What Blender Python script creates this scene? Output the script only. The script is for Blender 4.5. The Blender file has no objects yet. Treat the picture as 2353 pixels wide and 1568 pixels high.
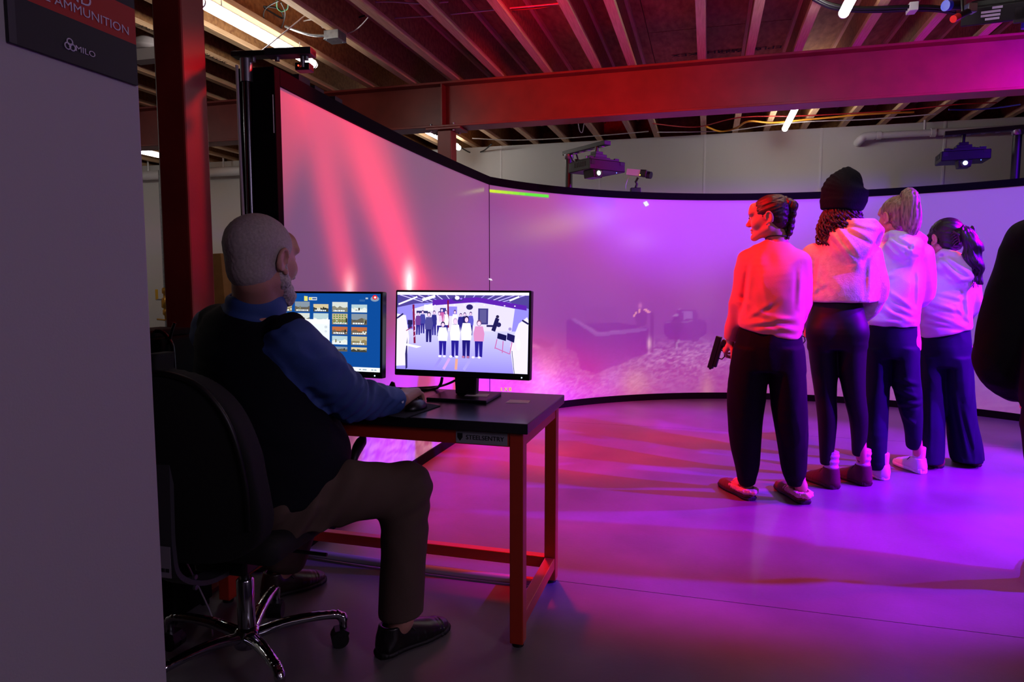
import bpy, math, random
import numpy as np
import openvdb
from mathutils import Matrix, Vector
random.seed(7); RNG = np.random.RandomState(11)
SC = bpy.context.scene
COL = SC.collection
PI = math.pi
R = math.radians

# ------------------------------------------------------------------ camera
F_PX, EYE = 1569.0, 1.21
PITCH = math.atan(141 / F_PX)
CX, CY = 1176.5, 784.0
cam_data = bpy.data.cameras.new('camera')
cam_data.sensor_width = 36.0
cam_data.lens = F_PX / 2353 * 36.0
cam = bpy.data.objects.new('camera', cam_data)
cam.location = (0, 0, EYE)
cam.rotation_euler = (PI / 2 - PITCH, 0, 0)
COL.objects.link(cam)
SC.camera = cam

# ------------------------------------------------------------------ world, exposure
world = bpy.data.worlds.new('world')
SC.world = world
world.use_nodes = True
world.node_tree.nodes['Background'].inputs[0].default_value = (0.60, 0.42, 0.80, 1)
world.node_tree.nodes['Background'].inputs[1].default_value = 0.0
vs = SC.view_settings
vs.view_transform = 'Standard'
vs.look = 'None'
vs.gamma = 1.0
vs.exposure = 0.0
vs.use_curve_mapping = False
SC.cycles.max_bounces = 6
SC.cycles.sample_clamp_indirect = 4.0

def spot(name, loc, aim, power, color, cone=80, blend=0.5, radius=0.05):
    d = bpy.data.lights.new(name, 'SPOT')
    d.energy = power; d.color = color; d.spot_size = R(cone); d.spot_blend = blend; d.shadow_soft_size = radius
    o = bpy.data.objects.new(name, d); COL.objects.link(o)
    o.location = loc
    o.rotation_euler = (Vector(aim) - Vector(loc)).to_track_quat('-Z', 'Y').to_euler()
    return o
def area(name, loc, aim, power, color, sx, sy):
    d = bpy.data.lights.new(name, 'AREA')
    d.energy = power; d.color = color; d.shape = 'RECTANGLE'; d.size = sx; d.size_y = sy
    o = bpy.data.objects.new(name, d); COL.objects.link(o)
    o.location = loc
    o.rotation_euler = (Vector(aim) - Vector(loc)).to_track_quat('-Z', 'Y').to_euler()
    return o
RED, BLUE = (1.0, 0.002, 0.006), (0.14, 0.0, 1.0)
spot('stage_light_red', (0.0, 3.55, 2.84), (1.0, 4.2, 0.0), 440, RED, 84, 0.35, 0.06)
spot('stage_light_red_pool', (0.1, 3.60, 2.84), (0.45, 5.1, 0.25), 720, RED, 48, 0.8, 0.06)
spot('stage_light_red_beam', (0.0, 3.40, 2.76), (0.7, 5.7, 2.80), 105, RED, 62, 0.6, 0.06)
spot('stage_light_red_column', (0.1, 3.45, 2.78), (-1.36, 2.50, 1.5), 130, RED, 28, 0.9, 0.06)
spot('stage_light_red_side', (4.5, 3.85, 2.6), (1.2, 6.3, 1.2), 210, RED, 70, 0.9, 0.06)
spot('stage_light_blue_side', (4.5, 3.60, 2.6), (3.2, 5.6, 1.0), 400, BLUE, 100, 0.8, 0.06)
spot('stage_light_red_floor', (4.4, 3.95, 2.62), (2.1, 4.35, 0.0), 380, RED, 56, 0.4, 0.03)
spot('stage_light_blue_floor', (4.4, 3.45, 2.62), (2.1, 4.25, 0.0), 2300, BLUE, 56, 0.4, 0.03)
spot('stage_light_red_near', (4.6, 2.40, 2.65), (2.15, 3.45, 0.45), 330, RED, 46, 0.4, 0.04)
spot('stage_light_blue_near', (4.65, 2.15, 2.65), (2.15, 3.45, 0.45), 3000, BLUE, 46, 0.4, 0.04)
spot('stage_light_purple_up', (4.6, 3.3, 2.74), (3.0, 5.6, 2.82), 900, (0.16, 0.0, 1.0), 46, 0.5, 0.06)
spot('women_back_fill', (1.2, -1.2, 2.35), (2.6, 4.4, 1.2), 90, (1.0, 0.85, 1.0), 26, 0.8, 0.15)  # added unseen spot, lightens the women's backs
area('unseen_screens_fill', (1.2, -1.8, 2.3), (1.8, 5.0, 1.2), 3, (0.9, 0.7, 1.0), 2.5, 0.8)  # added soft fill standing in for unseen screens behind the camera
area('side_fill', (2.6, -0.6, 2.2), (-1.2, 0.8, 1.2), 20, (0.88, 0.68, 1.0), 0.8, 0.8)  # added fill, unseen, brightens the partition


# ------------------------------------------------------------------ frames of reference
TH = R(15.9)                                   # the building stands turned by this angle to the lens
def room(v, u, z=0.0):
    return Vector((u * math.sin(TH) + v * math.cos(TH), u * math.cos(TH) - v * math.sin(TH), z))
def ray(px, py):
    a = (px - CX) / F_PX; b = -(py - CY) / F_PX
    return Vector((a, math.cos(PITCH) + b * math.sin(PITCH), -math.sin(PITCH) + b * math.cos(PITCH)))
def at(px, py, D):
    r = ray(px, py); return Vector((0, 0, EYE)) + r * (D / r.y)
def onz(px, py, z):
    r = ray(px, py); return Vector((0, 0, EYE)) + r * ((z - EYE) / r.z)
def pix(P):
    P = np.asarray(P, dtype=float)
    q0, q1, q2 = P[..., 0], P[..., 1], P[..., 2] - EYE
    y = q1 * math.cos(PITCH) - q2 * math.sin(PITCH); z = q1 * math.sin(PITCH) + q2 * math.cos(PITCH)
    return CX + F_PX * q0 / y, CY - F_PX * z / y
def to_room(P):
    return (P.x * math.cos(TH) - P.y * math.sin(TH), P.x * math.sin(TH) + P.y * math.cos(TH), P.z)

# ------------------------------------------------------------------ materials
MATS = {}
def lin(h):
    out = []
    for i in (0, 2, 4):
        c = int(h[i:i + 2], 16) / 255
        out.append(c / 12.92 if c <= 0.04045 else ((c + 0.055) / 1.055) ** 2.4)
    return tuple(out)
def mat(name, col, rough=0.5, metal=0.0, spec=0.5, noise=None, bump=None, emis=None, stretch=(1, 1, 1), noise2=None, sheen=0.0):
    if name in MATS: return MATS[name]
    if isinstance(col, str): col = lin(col)
    m = bpy.data.materials.new(name); m.use_nodes = True
    nt = m.node_tree; N = nt.nodes; L = nt.links
    b = N['Principled BSDF']
    b.inputs['Base Color'].default_value = (*col, 1)
    b.inputs['Roughness'].default_value = rough
    b.inputs['Metallic'].default_value = metal
    b.inputs['Specular IOR Level'].default_value = spec
    if sheen: b.inputs['Sheen Weight'].default_value = sheen
    if noise or bump:
        tc = N.new('ShaderNodeTexCoord'); mp = N.new('ShaderNodeMapping')
        mp.inputs['Scale'].default_value = stretch
        L.new(tc.outputs['Object'], mp.inputs['Vector'])
    if noise:                                   # (scale, second colour, detail)
        n = N.new('ShaderNodeTexNoise'); n.inputs['Scale'].default_value = noise[0]
        n.inputs['Detail'].default_value = noise[2] if len(noise) > 2 else 4
        L.new(mp.outputs[0], n.inputs['Vector'])
        c2 = lin(noise[1]) if isinstance(noise[1], str) else noise[1]
        rmp = N.new('ShaderNodeValToRGB')
        rmp.color_ramp.elements[0].position = 0.32; rmp.color_ramp.elements[1].position = 0.68
        rmp.color_ramp.elements[0].color = (*col, 1); rmp.color_ramp.elements[1].color = (*c2, 1)
        L.new(n.outputs['Fac'], rmp.inputs['Fac']); L.new(rmp.outputs[0], b.inputs['Base Color'])
        if noise2:                              # broad blotches multiplied in
            n2 = N.new('ShaderNodeTexNoise'); n2.inputs['Scale'].default_value = noise2[0]; n2.inputs['Detail'].default_value = 3
            L.new(tc.outputs['Object'], n2.inputs['Vector'])
            mx = N.new('ShaderNodeMix'); mx.data_type = 'RGBA'; mx.blend_type = 'MULTIPLY'
            r2 = N.new('ShaderNodeValToRGB'); r2.color_ramp.elements[0].position = 0.35; r2.color_ramp.elements[1].position = 0.65
            r2.color_ramp.elements[0].color = (*noise2[1], 1); r2.color_ramp.elements[1].color = (1, 1, 1, 1)
            L.new(n2.outputs['Fac'], r2.inputs['Fac']); mx.inputs[0].default_value = 1
            L.new(rmp.outputs[0], mx.inputs[6]); L.new(r2.outputs[0], mx.inputs[7]); L.new(mx.outputs[2], b.inputs['Base Color'])
    if bump:                                    # (scale, strength)
        n = N.new('ShaderNodeTexNoise'); n.inputs['Scale'].default_value = bump[0]; n.inputs['Detail'].default_value = 4
        L.new(mp.outputs[0], n.inputs['Vector'])
        bp = N.new('ShaderNodeBump'); bp.inputs['Strength'].default_value = bump[1]; bp.inputs['Distance'].default_value = 0.01
        L.new(n.outputs['Fac'], bp.inputs['Height']); L.new(bp.outputs[0], b.inputs['Normal'])
    if emis:
        c = lin(emis[0]) if isinstance(emis[0], str) else emis[0]
        b.inputs['Emission Color'].default_value = (*c, 1); b.inputs['Emission Strength'].default_value = emis[1]
    MATS[name] = m
    return m
def mat_attr(name, attr='img', strength=1.0, base=(0.02, 0.02, 0.02), rough=0.4, emit=True, spec=0.3):
    m = bpy.data.materials.new(name); m.use_nodes = True
    nt = m.node_tree; b = nt.nodes['Principled BSDF']
    a = nt.nodes.new('ShaderNodeAttribute'); a.attribute_name = attr
    b.inputs['Roughness'].default_value = rough; b.inputs['Specular IOR Level'].default_value = spec
    if emit:
        b.inputs['Base Color'].default_value = (*base, 1)
        nt.links.new(a.outputs['Color'], b.inputs['Emission Color']); b.inputs['Emission Strength'].default_value = strength
    else:
        nt.links.new(a.outputs['Color'], b.inputs['Base Color'])
    MATS[name] = m
    return m

# ------------------------------------------------------------------ object helpers
def link(name, me, material=None, parent=None, loc=None, rot=None):
    o = bpy.data.objects.new(name, me); COL.objects.link(o)
    if material is not None and me is not None: me.materials.append(material)
    if parent is not None: o.parent = parent
    if loc is not None: o.location = loc
    if rot is not None: o.rotation_euler = rot
    return o
def tag(o, label=None, cat=None, group=None, kind=None):
    if label: o['label'] = label
    if cat: o['category'] = cat
    if group: o['group'] = group
    if kind: o['kind'] = kind
    return o
def thing(name, label, cat, loc=(0, 0, 0), rz=0.0, group=None):
    o = bpy.data.objects.new(name, None); COL.objects.link(o)
    o.empty_display_size = 0.1
    o.location = loc; o.rotation_euler = (0, 0, rz)
    return tag(o, label, cat, group)
def struct(o):
    o['kind'] = 'structure'; return o

class MB:
    """collects simple solids into one mesh"""
    def __init__(s): s.v = []; s.f = []; s.sm = []
    def add(s, vs, fs, smooth=False):
        k = len(s.v); s.v += [tuple(p) for p in vs]
        for f in fs: s.f.append(tuple(i + k for i in f)); s.sm.append(smooth)
        return s
    def box(s, c, d, rot=None):
        x, y, z = d[0] / 2, d[1] / 2, d[2] / 2
        P = [Vector((a, b, e)) for a in (-x, x) for b in (-y, y) for e in (-z, z)]
        if rot is not None:
            M = rot if isinstance(rot, Matrix) else Matrix.Rotation(rot, 3, 'Z')
            P = [M @ p for p in P]
        P = [p + Vector(c) for p in P]
        return s.add(P, [(0, 1, 3, 2), (4, 6, 7, 5), (0, 4, 5, 1), (2, 3, 7, 6), (0, 2, 6, 4), (1, 5, 7, 3)])
    def span(s, a, b):
        return s.box([(p + q) / 2 for p, q in zip(a, b)], [abs(q - p) for p, q in zip(a, b)])
    def cyl(s, a, b, r0, r1=None, n=16, cap=True):
        r1 = r0 if r1 is None else r1
        a = Vector(a); b = Vector(b); ax = (b - a).normalized()
        t = Vector((0, 0, 1)) if abs(ax.z) < 0.9 else Vector((1, 0, 0))
        e1 = ax.cross(t).normalized(); e2 = ax.cross(e1)
        P = []
        for c, r in ((a, r0), (b, r1)):
            for i in range(n):
                w = 2 * PI * i / n; P.append(c + e1 * (r * math.cos(w)) + e2 * (r * math.sin(w)))
        s.add(P, [(i, i + n, (i + 1) % n + n, (i + 1) % n) for i in range(n)], True)
        if cap: s.add(P[:n], [tuple(range(n))]); s.add(P[n:], [tuple(reversed(range(n)))])
        return s
    def tube(s, pts, r, n=8, closed=False):
        pts = [Vector(p) for p in pts]; m = len(pts)
        rr = r if hasattr(r, '__len__') else [r] * m
        P = []; e1 = None
        for i, p in enumerate(pts):
            d = (pts[(i + 1) % m] - pts[i - 1]) if closed else (pts[min(i + 1, m - 1)] - pts[max(i - 1, 0)])
            d.normalize()
            if e1 is None:
                t = Vector((0, 0, 1)) if abs(d.z) < 0.9 else Vector((1, 0, 0)); e1 = d.cross(t).normalized()
            else: e1 = (e1 - d * e1.dot(d)).normalized()
            e2 = d.cross(e1)
            for k in range(n):
                w = 2 * PI * k / n; P.append(p + e1 * (rr[i] * math.cos(w)) + e2 * (rr[i] * math.sin(w)))
        fs = []
        for i in range(m if closed else m - 1):
            j = (i + 1) % m
            for k in range(n): fs.append((i * n + k, i * n + (k + 1) % n, j * n + (k + 1) % n, j * n + k))
        s.add(P, fs, True)
        if not closed: s.add(P[:n], [tuple(reversed(range(n)))]); s.add(P[-n:], [tuple(range(n))])
        return s
    def lathe(s, prof, c=(0, 0, 0), n=20, M=None):
        """prof: (radius, height) pairs round local z"""
        P = []
        for r, h in prof:
            for k in range(n):
                w = 2 * PI * k / n; p = Vector((r * math.cos(w), r * math.sin(w), h))
                if M is not None: p = M @ p
                P.append(p + Vector(c))
        fs = [(i * n + k, i * n + (k + 1) % n, (i + 1) * n + (k + 1) % n, (i + 1) * n + k) for i in range(len(prof) - 1) for k in range(n)]
        s.add(P, fs, True)
        return s.add(P[:n], [tuple(reversed(range(n)))]).add(P[-n:], [tuple(range(n))])
    def prism(s, poly, z0, z1, fn=None):
        """poly in local xy swept from z0 to z1; fn maps (x, y, z) to a point"""
        fn = fn or (lambda x, y, z: (x, y, z)); n = len(poly)
        P = [fn(x, y, z0) for x, y in poly] + [fn(x, y, z1) for x, y in poly]
        return s.add(P, [tuple(reversed(range(n))), tuple(range(n, 2 * n))] + [(i, (i + 1) % n, (i + 1) % n + n, i + n) for i in range(n)])
    def ball(s, c, r, n=12):
        r3 = r if hasattr(r, '__len__') else (r, r, r)
        prof = [(math.sin(PI * i / n), -math.cos(PI * i / n)) for i in range(n + 1)]
        prof[0] = (1e-3, -1); prof[-1] = (1e-3, 1)
        return s.lathe(prof, c, n + 4, Matrix.Diagonal(r3))
    def mesh(s, name):
        me = bpy.data.meshes.new(name); me.from_pydata(s.v, [], s.f)
        me.polygons.foreach_set('use_smooth', s.sm)
        me.update(); return me
    def build(s, name, material, parent=None, bevel=0.0, loc=None, rot=None, label=None, seg=2):
        o = link(name, s.mesh(name), material, parent, loc, rot)
        if bevel:
            md = o.modifiers.new('bevel', 'BEVEL'); md.width = bevel; md.segments = seg; md.limit_method = 'ANGLE'; md.angle_limit = R(40)
        if label: o['label'] = label
        return o

def cr(pts, n=8):
    """Catmull-Rom through points"""
    P = [Vector(p) for p in pts]; out = []
    for i in range(len(P) - 1):
        p0, p1, p2, p3 = P[max(i - 1, 0)], P[i], P[i + 1], P[min(i + 2, len(P) - 1)]
        for k in range(n):
            t = k / n
            out.append(0.5 * ((2 * p1) + (p2 - p0) * t + (2 * p0 - 5 * p1 + 4 * p2 - p3) * t * t + (3 * p1 - p0 - 3 * p2 + p3) * t ** 3))
    out.append(P[-1]); return out
def copy_tree(o, parent=None):
    c = o.copy(); COL.objects.link(c)
    if parent is not None: c.parent = parent
    for ch in list(o.children): copy_tree(ch, c)
    return c
def text_obj(name, body, size, material, parent, M, extrude=0.0004, align='CENTER', sx=1.0):
    cu = bpy.data.curves.new(name, 'FONT'); cu.body = body; cu.size = size; cu.extrude = extrude
    cu.align_x = align; cu.align_y = 'CENTER'; cu.resolution_u = 3
    t = bpy.data.objects.new(name, cu); COL.objects.link(t)
    dg = bpy.context.evaluated_depsgraph_get()
    me = bpy.data.meshes.new_from_object(t.evaluated_get(dg))
    bpy.data.objects.remove(t); bpy.data.curves.remove(cu)
    me.materials.clear(); me.transform(M @ Matrix.Diagonal((sx, 1, 1, 1)))
    return link(name, me, material, parent)

class Paint:
    """flat print or screen picture: coloured polygons on a plane, x right, y up, in layers"""
    def __init__(s): s.v = []; s.f = []; s.c = []
    def poly(s, pts, col, layer=0):
        if isinstance(col, str): col = lin(col)
        k = len(s.v); s.v += [(x, y, layer * 0.00012) for x, y in pts]
        s.f.append(tuple(range(k, k + len(pts)))); s.c.append(col); return s
    def rect(s, x0, y0, x1, y1, col, layer=0): return s.poly([(x0, y0), (x1, y0), (x1, y1), (x0, y1)], col, layer)
    def disc(s, x, y, rx, ry, col, layer=0, n=14):
        return s.poly([(x + rx * math.cos(2 * PI * i / n), y + ry * math.sin(2 * PI * i / n)) for i in range(n)], col, layer)
    def line(s, x0, y0, x1, y1, w, col, layer=0):
        d = math.hypot(x1 - x0, y1 - y0) or 1; nx, ny = -(y1 - y0) / d * w / 2, (x1 - x0) / d * w / 2
        return s.poly([(x0 + nx, y0 + ny), (x0 - nx, y0 - ny), (x1 - nx, y1 - ny), (x1 + nx, y1 + ny)], col, layer)
    def build(s, name, material, parent, M):
        me = bpy.data.meshes.new(name); me.from_pydata(s.v, [], s.f)
        ca = me.color_attributes.new('img', 'FLOAT_COLOR', 'CORNER')
        arr = [];
        for f, c in zip(s.f, s.c): arr += [c[0], c[1], c[2], 1.0] * len(f)
        ca.data.foreach_set('color', arr); me.transform(M)
        return link(name, me, material, parent)

# ------------------------------------------------------------------ signed-distance modelling (organic shapes)
_T = RNG.rand(4096).astype(np.float32)
def vnoise(x, y, z):
    xi = np.floor(x).astype(np.int64); yi = np.floor(y).astype(np.int64); zi = np.floor(z).astype(np.int64)
    fx = x - xi; fy = y - yi; fz = z - zi
    fx = fx * fx * (3 - 2 * fx); fy = fy * fy * (3 - 2 * fy); fz = fz * fz * (3 - 2 * fz)
    def g(a, b, c): return _T[((a * 73856093) ^ (b * 19349663) ^ (c * 83492791)) & 4095]
    def lerp(a, b, t): return a + (b - a) * t
    return lerp(lerp(lerp(g(xi, yi, zi), g(xi + 1, yi, zi), fx), lerp(g(xi, yi + 1, zi), g(xi + 1, yi + 1, zi), fx), fy),
                lerp(lerp(g(xi, yi, zi + 1), g(xi + 1, yi, zi + 1), fx), lerp(g(xi, yi + 1, zi + 1), g(xi + 1, yi + 1, zi + 1), fx), fy), fz) * 2 - 1
def smin(a, b, k):
    if k <= 0: return np.minimum(a, b)
    h = np.maximum(k - np.abs(a - b), 0) / k
    return np.minimum(a, b) - h * h * k * 0.25
class Vol:
    BIG = 0.06
    def __init__(s, lo, hi, h=0.006):
        s.lo = np.array(lo, float); s.h = h
        s.n = np.ceil((np.array(hi, float) - s.lo) / h).astype(int) + 1
        s.d = np.full(s.n, s.BIG, np.float32)
    def win(s, lo, hi):
        a = np.clip(np.floor((np.array(lo) - s.lo) / s.h).astype(int), 0, s.n); b = np.clip(np.ceil((np.array(hi) - s.lo) / s.h).astype(int) + 1, 0, s.n)
        sl = tuple(slice(i, j) for i, j in zip(a, b))
        g = [(s.lo[i] + s.h * np.arange(a[i], b[i])).astype(np.float32) for i in range(3)]
        return sl, g[0][:, None, None], g[1][None, :, None], g[2][None, None, :]
    def put(s, fn, lo, hi, k=0.0, op='u'):
        m = max(k, 0) + 4 * s.h
        sl, X, Y, Z = s.win(np.array(lo) - m, np.array(hi) + m)
        if 0 in s.d[sl].shape: return s
        d = fn(X, Y, Z).astype(np.float32)
        if op == 'u': s.d[sl] = smin(s.d[sl], d, k)
        elif op == 's': s.d[sl] = -smin(-s.d[sl], d, k)
        elif op == 'i': s.d[sl] = -smin(-s.d[sl], -d, k)
        return s
    def cone(s, a, b, ra, rb, k=0.02, op='u'):
        a = np.array(a, float); b = np.array(b, float); ba = b - a; L2 = max(float(ba @ ba), 1e-9)
        def fn(X, Y, Z):
            px, py, pz = X - a[0], Y - a[1], Z - a[2]
            t = np.clip((px * ba[0] + py * ba[1] + pz * ba[2]) / L2, 0, 1)
            return np.sqrt((px - t * ba[0]) ** 2 + (py - t * ba[1]) ** 2 + (pz - t * ba[2]) ** 2) - (ra + (rb - ra) * t)
        r = max(ra, rb)
        return s.put(fn, np.minimum(a, b) - r, np.maximum(a, b) + r, k, op)
    def acc(s, prims, k, op):
        """exact union of several primitives, then one blended operation"""
        lo = np.min([p[1] for p in prims], 0); hi = np.max([p[2] for p in prims], 0); m = max(k, 0) + 4 * s.h
        i0 = np.clip(np.floor((lo - m - s.lo) / s.h).astype(int), 0, s.n); i1 = np.clip(np.ceil((hi + m - s.lo) / s.h).astype(int) + 1, 0, s.n)
        if np.any(i1 <= i0): return s
        tmp = np.full(i1 - i0, s.BIG, np.float32)
        for fn, l, h_ in prims:
            sl, X, Y, Z = s.win(l - m, h_ + m)
            if any(q.stop <= q.start for q in sl): continue
            ts = tuple(slice(q.start - o, q.stop - o) for q, o in zip(sl, i0))
            tmp[ts] = np.minimum(tmp[ts], fn(X, Y, Z).astype(np.float32))
        sl = tuple(slice(p, q) for p, q in zip(i0, i1))
        if op == 'u': s.d[sl] = smin(s.d[sl], tmp, k)
        else: s.d[sl] = -smin(-s.d[sl], tmp, k)
        return s
    def chain(s, pts, rr, k=0.02, op='u', sub=1):
        pts = [np.array(p, float) for p in pts]; rr = list(rr)
        if sub > 1 and len(pts) > 2:
            q = cr([(i, r, 0) for i, r in enumerate(rr)], sub); pts = [np.array(p) for p in cr([tuple(p) for p in pts], sub)]; rr = [p.y for p in q]
        pr = []
        for a, b, ra, rb in zip(pts[:-1], pts[1:], rr[:-1], rr[1:]):
            def fn(X, Y, Z, a=a, ba=b - a, ra=ra, rb=rb):
                px, py, pz = X - a[0], Y - a[1], Z - a[2]
                t = np.clip((px * ba[0] + py * ba[1] + pz * ba[2]) / max(float(ba @ ba), 1e-9), 0, 1)
                return np.sqrt((px - t * ba[0]) ** 2 + (py - t * ba[1]) ** 2 + (pz - t * ba[2]) ** 2) - (ra + (rb - ra) * t)
            r = max(ra, rb); pr.append((fn, np.minimum(a, b) - r, np.maximum(a, b) + r))
        return s.acc(pr, k, op)
    def stump(s, p, d, r=.062, L=.16):
        """cut a sleeve square at p, removing what lies beyond along d"""
        p = np.array(p, float); d = np.array(d, float); d = d / np.linalg.norm(d)
        def fn(X, Y, Z):
            t = (X - p[0]) * d[0] + (Y - p[1]) * d[1] + (Z - p[2]) * d[2]
            rho = np.sqrt(np.maximum((X - p[0]) ** 2 + (Y - p[1]) ** 2 + (Z - p[2]) ** 2 - t * t, 0))
            return np.maximum(np.maximum(-t, t - L), rho - r)
        q = p + d * L
        return s.put(fn, np.minimum(p, q) - r, np.maximum(p, q) + r, .003, 's')
    def ell(s, c, r, M=None, k=0.02, op='u'):
        c = np.array(c, float); r = np.array(r, float); A = np.eye(3) if M is None else np.array(M)[:3, :3]
        def fn(X, Y, Z):
            p = (X - c[0], Y - c[1], Z - c[2])
            q = [(p[0] * A[0, i] + p[1] * A[1, i] + p[2] * A[2, i]) / r[i] for i in range(3)]
            k0 = np.sqrt(q[0] ** 2 + q[1] ** 2 + q[2] ** 2); k1 = np.sqrt((q[0] / r[0]) ** 2 + (q[1] / r[1]) ** 2 + (q[2] / r[2]) ** 2)
            return k0 * (k0 - 1) / np.maximum(k1, 1e-6)
        e = np.abs(A) @ r
        return s.put(fn, c - e, c + e, k, op)
    def box(s, c, half, M=None, rnd=0.01, k=0.0, op='u'):
        c = np.array(c, float); A = np.eye(3) if M is None else np.array(M)[:3, :3]; hb = np.array(half, float) - rnd
        def fn(X, Y, Z):
            p = (X - c[0], Y - c[1], Z - c[2])
            q = [np.abs(p[0] * A[0, i] + p[1] * A[1, i] + p[2] * A[2, i]) - hb[i] for i in range(3)]
            out = np.sqrt(sum(np.maximum(v, 0) ** 2 for v in q))
            return out + np.minimum(np.maximum(np.maximum(q[0], q[1]), q[2]), 0) - rnd
        e = np.abs(A) @ np.array(half)
        return s.put(fn, c - e, c + e, k, op)
    def loft(s, secs, xdir=(1, 0, 0), kin=0.03, op='u', power=2.0, k=None, sub=3):
        """secs: (centre, rx, ry) along a spine; rx along xdir"""
        k = kin if k is None else k
        if len(secs) > 2 and sub > 1:
            C = cr([tuple(c) for c, _, _ in secs], sub); Q = cr([(a, b, 0) for _, a, b in secs], sub)
            secs = [(np.array(c), q.x, q.y) for c, q in zip(C, Q)]
        P = [np.array(c, float) for c, _, _ in secs]; x0 = np.array(xdir, float); pr = []
        for i in range(len(P) - 1):
            a, b = P[i], P[i + 1]; ba = b - a; L = np.linalg.norm(ba); w = ba / L
            ex = x0 - w * (x0 @ w); ex /= np.linalg.norm(ex); ey = np.cross(w, ex)
            ends = (i == 0, i == len(P) - 2)
            def fn(X, Y, Z, a=a, L=L, w=w, ex=ex, ey=ey, r0=secs[i], r1=secs[i + 1], ends=ends):
                px, py, pz = X - a[0], Y - a[1], Z - a[2]
                tr = (px * w[0] + py * w[1] + pz * w[2]) / L; t = np.clip(tr, 0.0 if ends[0] else -0.016 / L, 1.0 if ends[1] else 1 + 0.016 / L)
                rx = np.maximum(r0[1] + (r1[1] - r0[1]) * t, .004); ry = np.maximum(r0[2] + (r1[2] - r0[2]) * t, .004)
                qx = (px * ex[0] + py * ex[1] + pz * ex[2]) / rx; qy = (px * ey[0] + py * ey[1] + pz * ey[2]) / ry
                rho = np.sqrt(qx ** 2 + qy ** 2) if power == 2.0 else (np.abs(qx) ** power + np.abs(qy) ** power) ** (1 / power)
                dr = (rho - 1) * np.minimum(rx, ry); ax = np.abs(tr - t) * L
                return np.where(ax > 1e-9, np.sqrt(np.maximum(dr, 0) ** 2 + ax ** 2), dr)
            m = max(secs[i][1], secs[i][2], secs[i + 1][1], secs[i + 1][2])
            pr.append((fn, np.minimum(a, b) - m, np.maximum(a, b) + m))
        return s.acc(pr, k, op)
    def soften(s, n=2):
        d = s.d
        for _ in range(n):
            for ax in range(3):
                e = d.copy(); a = [slice(None)] * 3; b = [slice(None)] * 3; c = [slice(None)] * 3
                a[ax] = slice(1, -1); b[ax] = slice(0, -2); c[ax] = slice(2, None)
                e[tuple(a)] = .5 * d[tuple(a)] + .25 * (d[tuple(b)] + d[tuple(c)]); d = e
        s.d = d; return s
    def half(s, p, n, k=0.0):
        """keep the side the normal points away from"""
        p = np.array(p, float); n = np.array(n, float); n /= np.linalg.norm(n)
        sl, X, Y, Z = s.win(s.lo, s.lo + s.h * s.n)
        d = (X - p[0]) * n[0] + (Y - p[1]) * n[1] + (Z - p[2]) * n[2]
        s.d = (-smin(-s.d, -d.astype(np.float32), k)).astype(np.float32); return s
    def disp(s, fn, band=0.03):
        idx = np.nonzero(np.abs(s.d) < band)
        P = [s.lo[i] + s.h * idx[i] for i in range(3)]
        s.d[idx] += fn(*P).astype(np.float32); return s
    def mesh(s, name, adapt=0.0):
        d = s.d
        d[0], d[-1] = s.BIG, s.BIG; d[:, 0], d[:, -1] = s.BIG, s.BIG; d[:, :, 0], d[:, :, -1] = s.BIG, s.BIG
        g = openvdb.FloatGrid(s.BIG); g.copyFromArray(np.ascontiguousarray(np.clip(d, -s.BIG, s.BIG)))
        pts, tri, quad = g.convertToPolygons(0.0, adapt)
        pts = np.asarray(pts, np.float32) * s.h + s.lo.astype(np.float32)
        me = bpy.data.meshes.new(name)
        tri = np.asarray(tri, np.int32).reshape(-1, 3); quad = np.asarray(quad, np.int32).reshape(-1, 4)
        nt, nq = len(tri), len(quad)
        me.vertices.add(len(pts)); me.vertices.foreach_set('co', pts.ravel())
        me.loops.add(nt * 3 + nq * 4); me.loops.foreach_set('vertex_index', np.concatenate([tri.ravel(), quad.ravel()]).astype(np.int32))
        me.polygons.add(nt + nq)
        st = np.concatenate([np.arange(nt) * 3, nt * 3 + np.arange(nq) * 4]).astype(np.int32)
        me.polygons.foreach_set('loop_start', st)
        me.polygons.foreach_set('use_smooth', np.ones(nt + nq, bool))
        me.update(calc_edges=True); me.validate()
        return me
# ------------------------------------------------------------------ palette
M_floor = mat('polished_concrete', '7c787b', 0.34, spec=0.5, noise=(2.2, '686465', 8), bump=(60, 0.04), noise2=(0.6, (0.72, 0.70, 0.70)))
M_joint = mat('joint_filler', '1c1a1c', 0.9)
M_wallwhite = mat('white_wall_panel', 'd8d4cf', 0.45, spec=0.35, bump=(120, 0.03))
M_batten = mat('white_batten', 'e2dedb', 0.4)
M_part = mat('painted_partition', '9a969b', 0.7, bump=(220, 0.06))
M_osb = mat('osb_deck', 'b98650', 0.75, noise=(26, '8f5c31', 10), stretch=(1, 0.35, 1), bump=(90, 0.12), noise2=(1.4, (0.75, 0.70, 0.66)))
M_web = mat('osb_web', 'ad7a48', 0.75, noise=(34, '835430', 10), bump=(90, 0.12))
M_lumber = mat('spruce_flange', 'dbb58c', 0.6, noise=(16, 'c39a70', 6), stretch=(7, 0.35, 7), bump=(30, 0.1))
M_steelred = mat('red_oxide_steel', '8c2a22', 0.42, spec=0.5, noise=(5, '7a211b', 5), bump=(140, 0.04))
M_bolt = mat('zinc_bolt', '8d8f96', 0.35, 0.9)
M_black = mat('black_powder_coat', '0b0b0d', 0.45)
M_blackcloth = mat('black_frame_cloth', '060608', 0.9, spec=0.15, bump=(300, 0.1))
M_gray = mat('charcoal_plastic', '25262a', 0.5)
M_chrome = mat('chrome', 'b9bcc2', 0.12, 1.0)
M_alu = mat('brushed_steel', '9a9da3', 0.3, 1.0)
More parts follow.
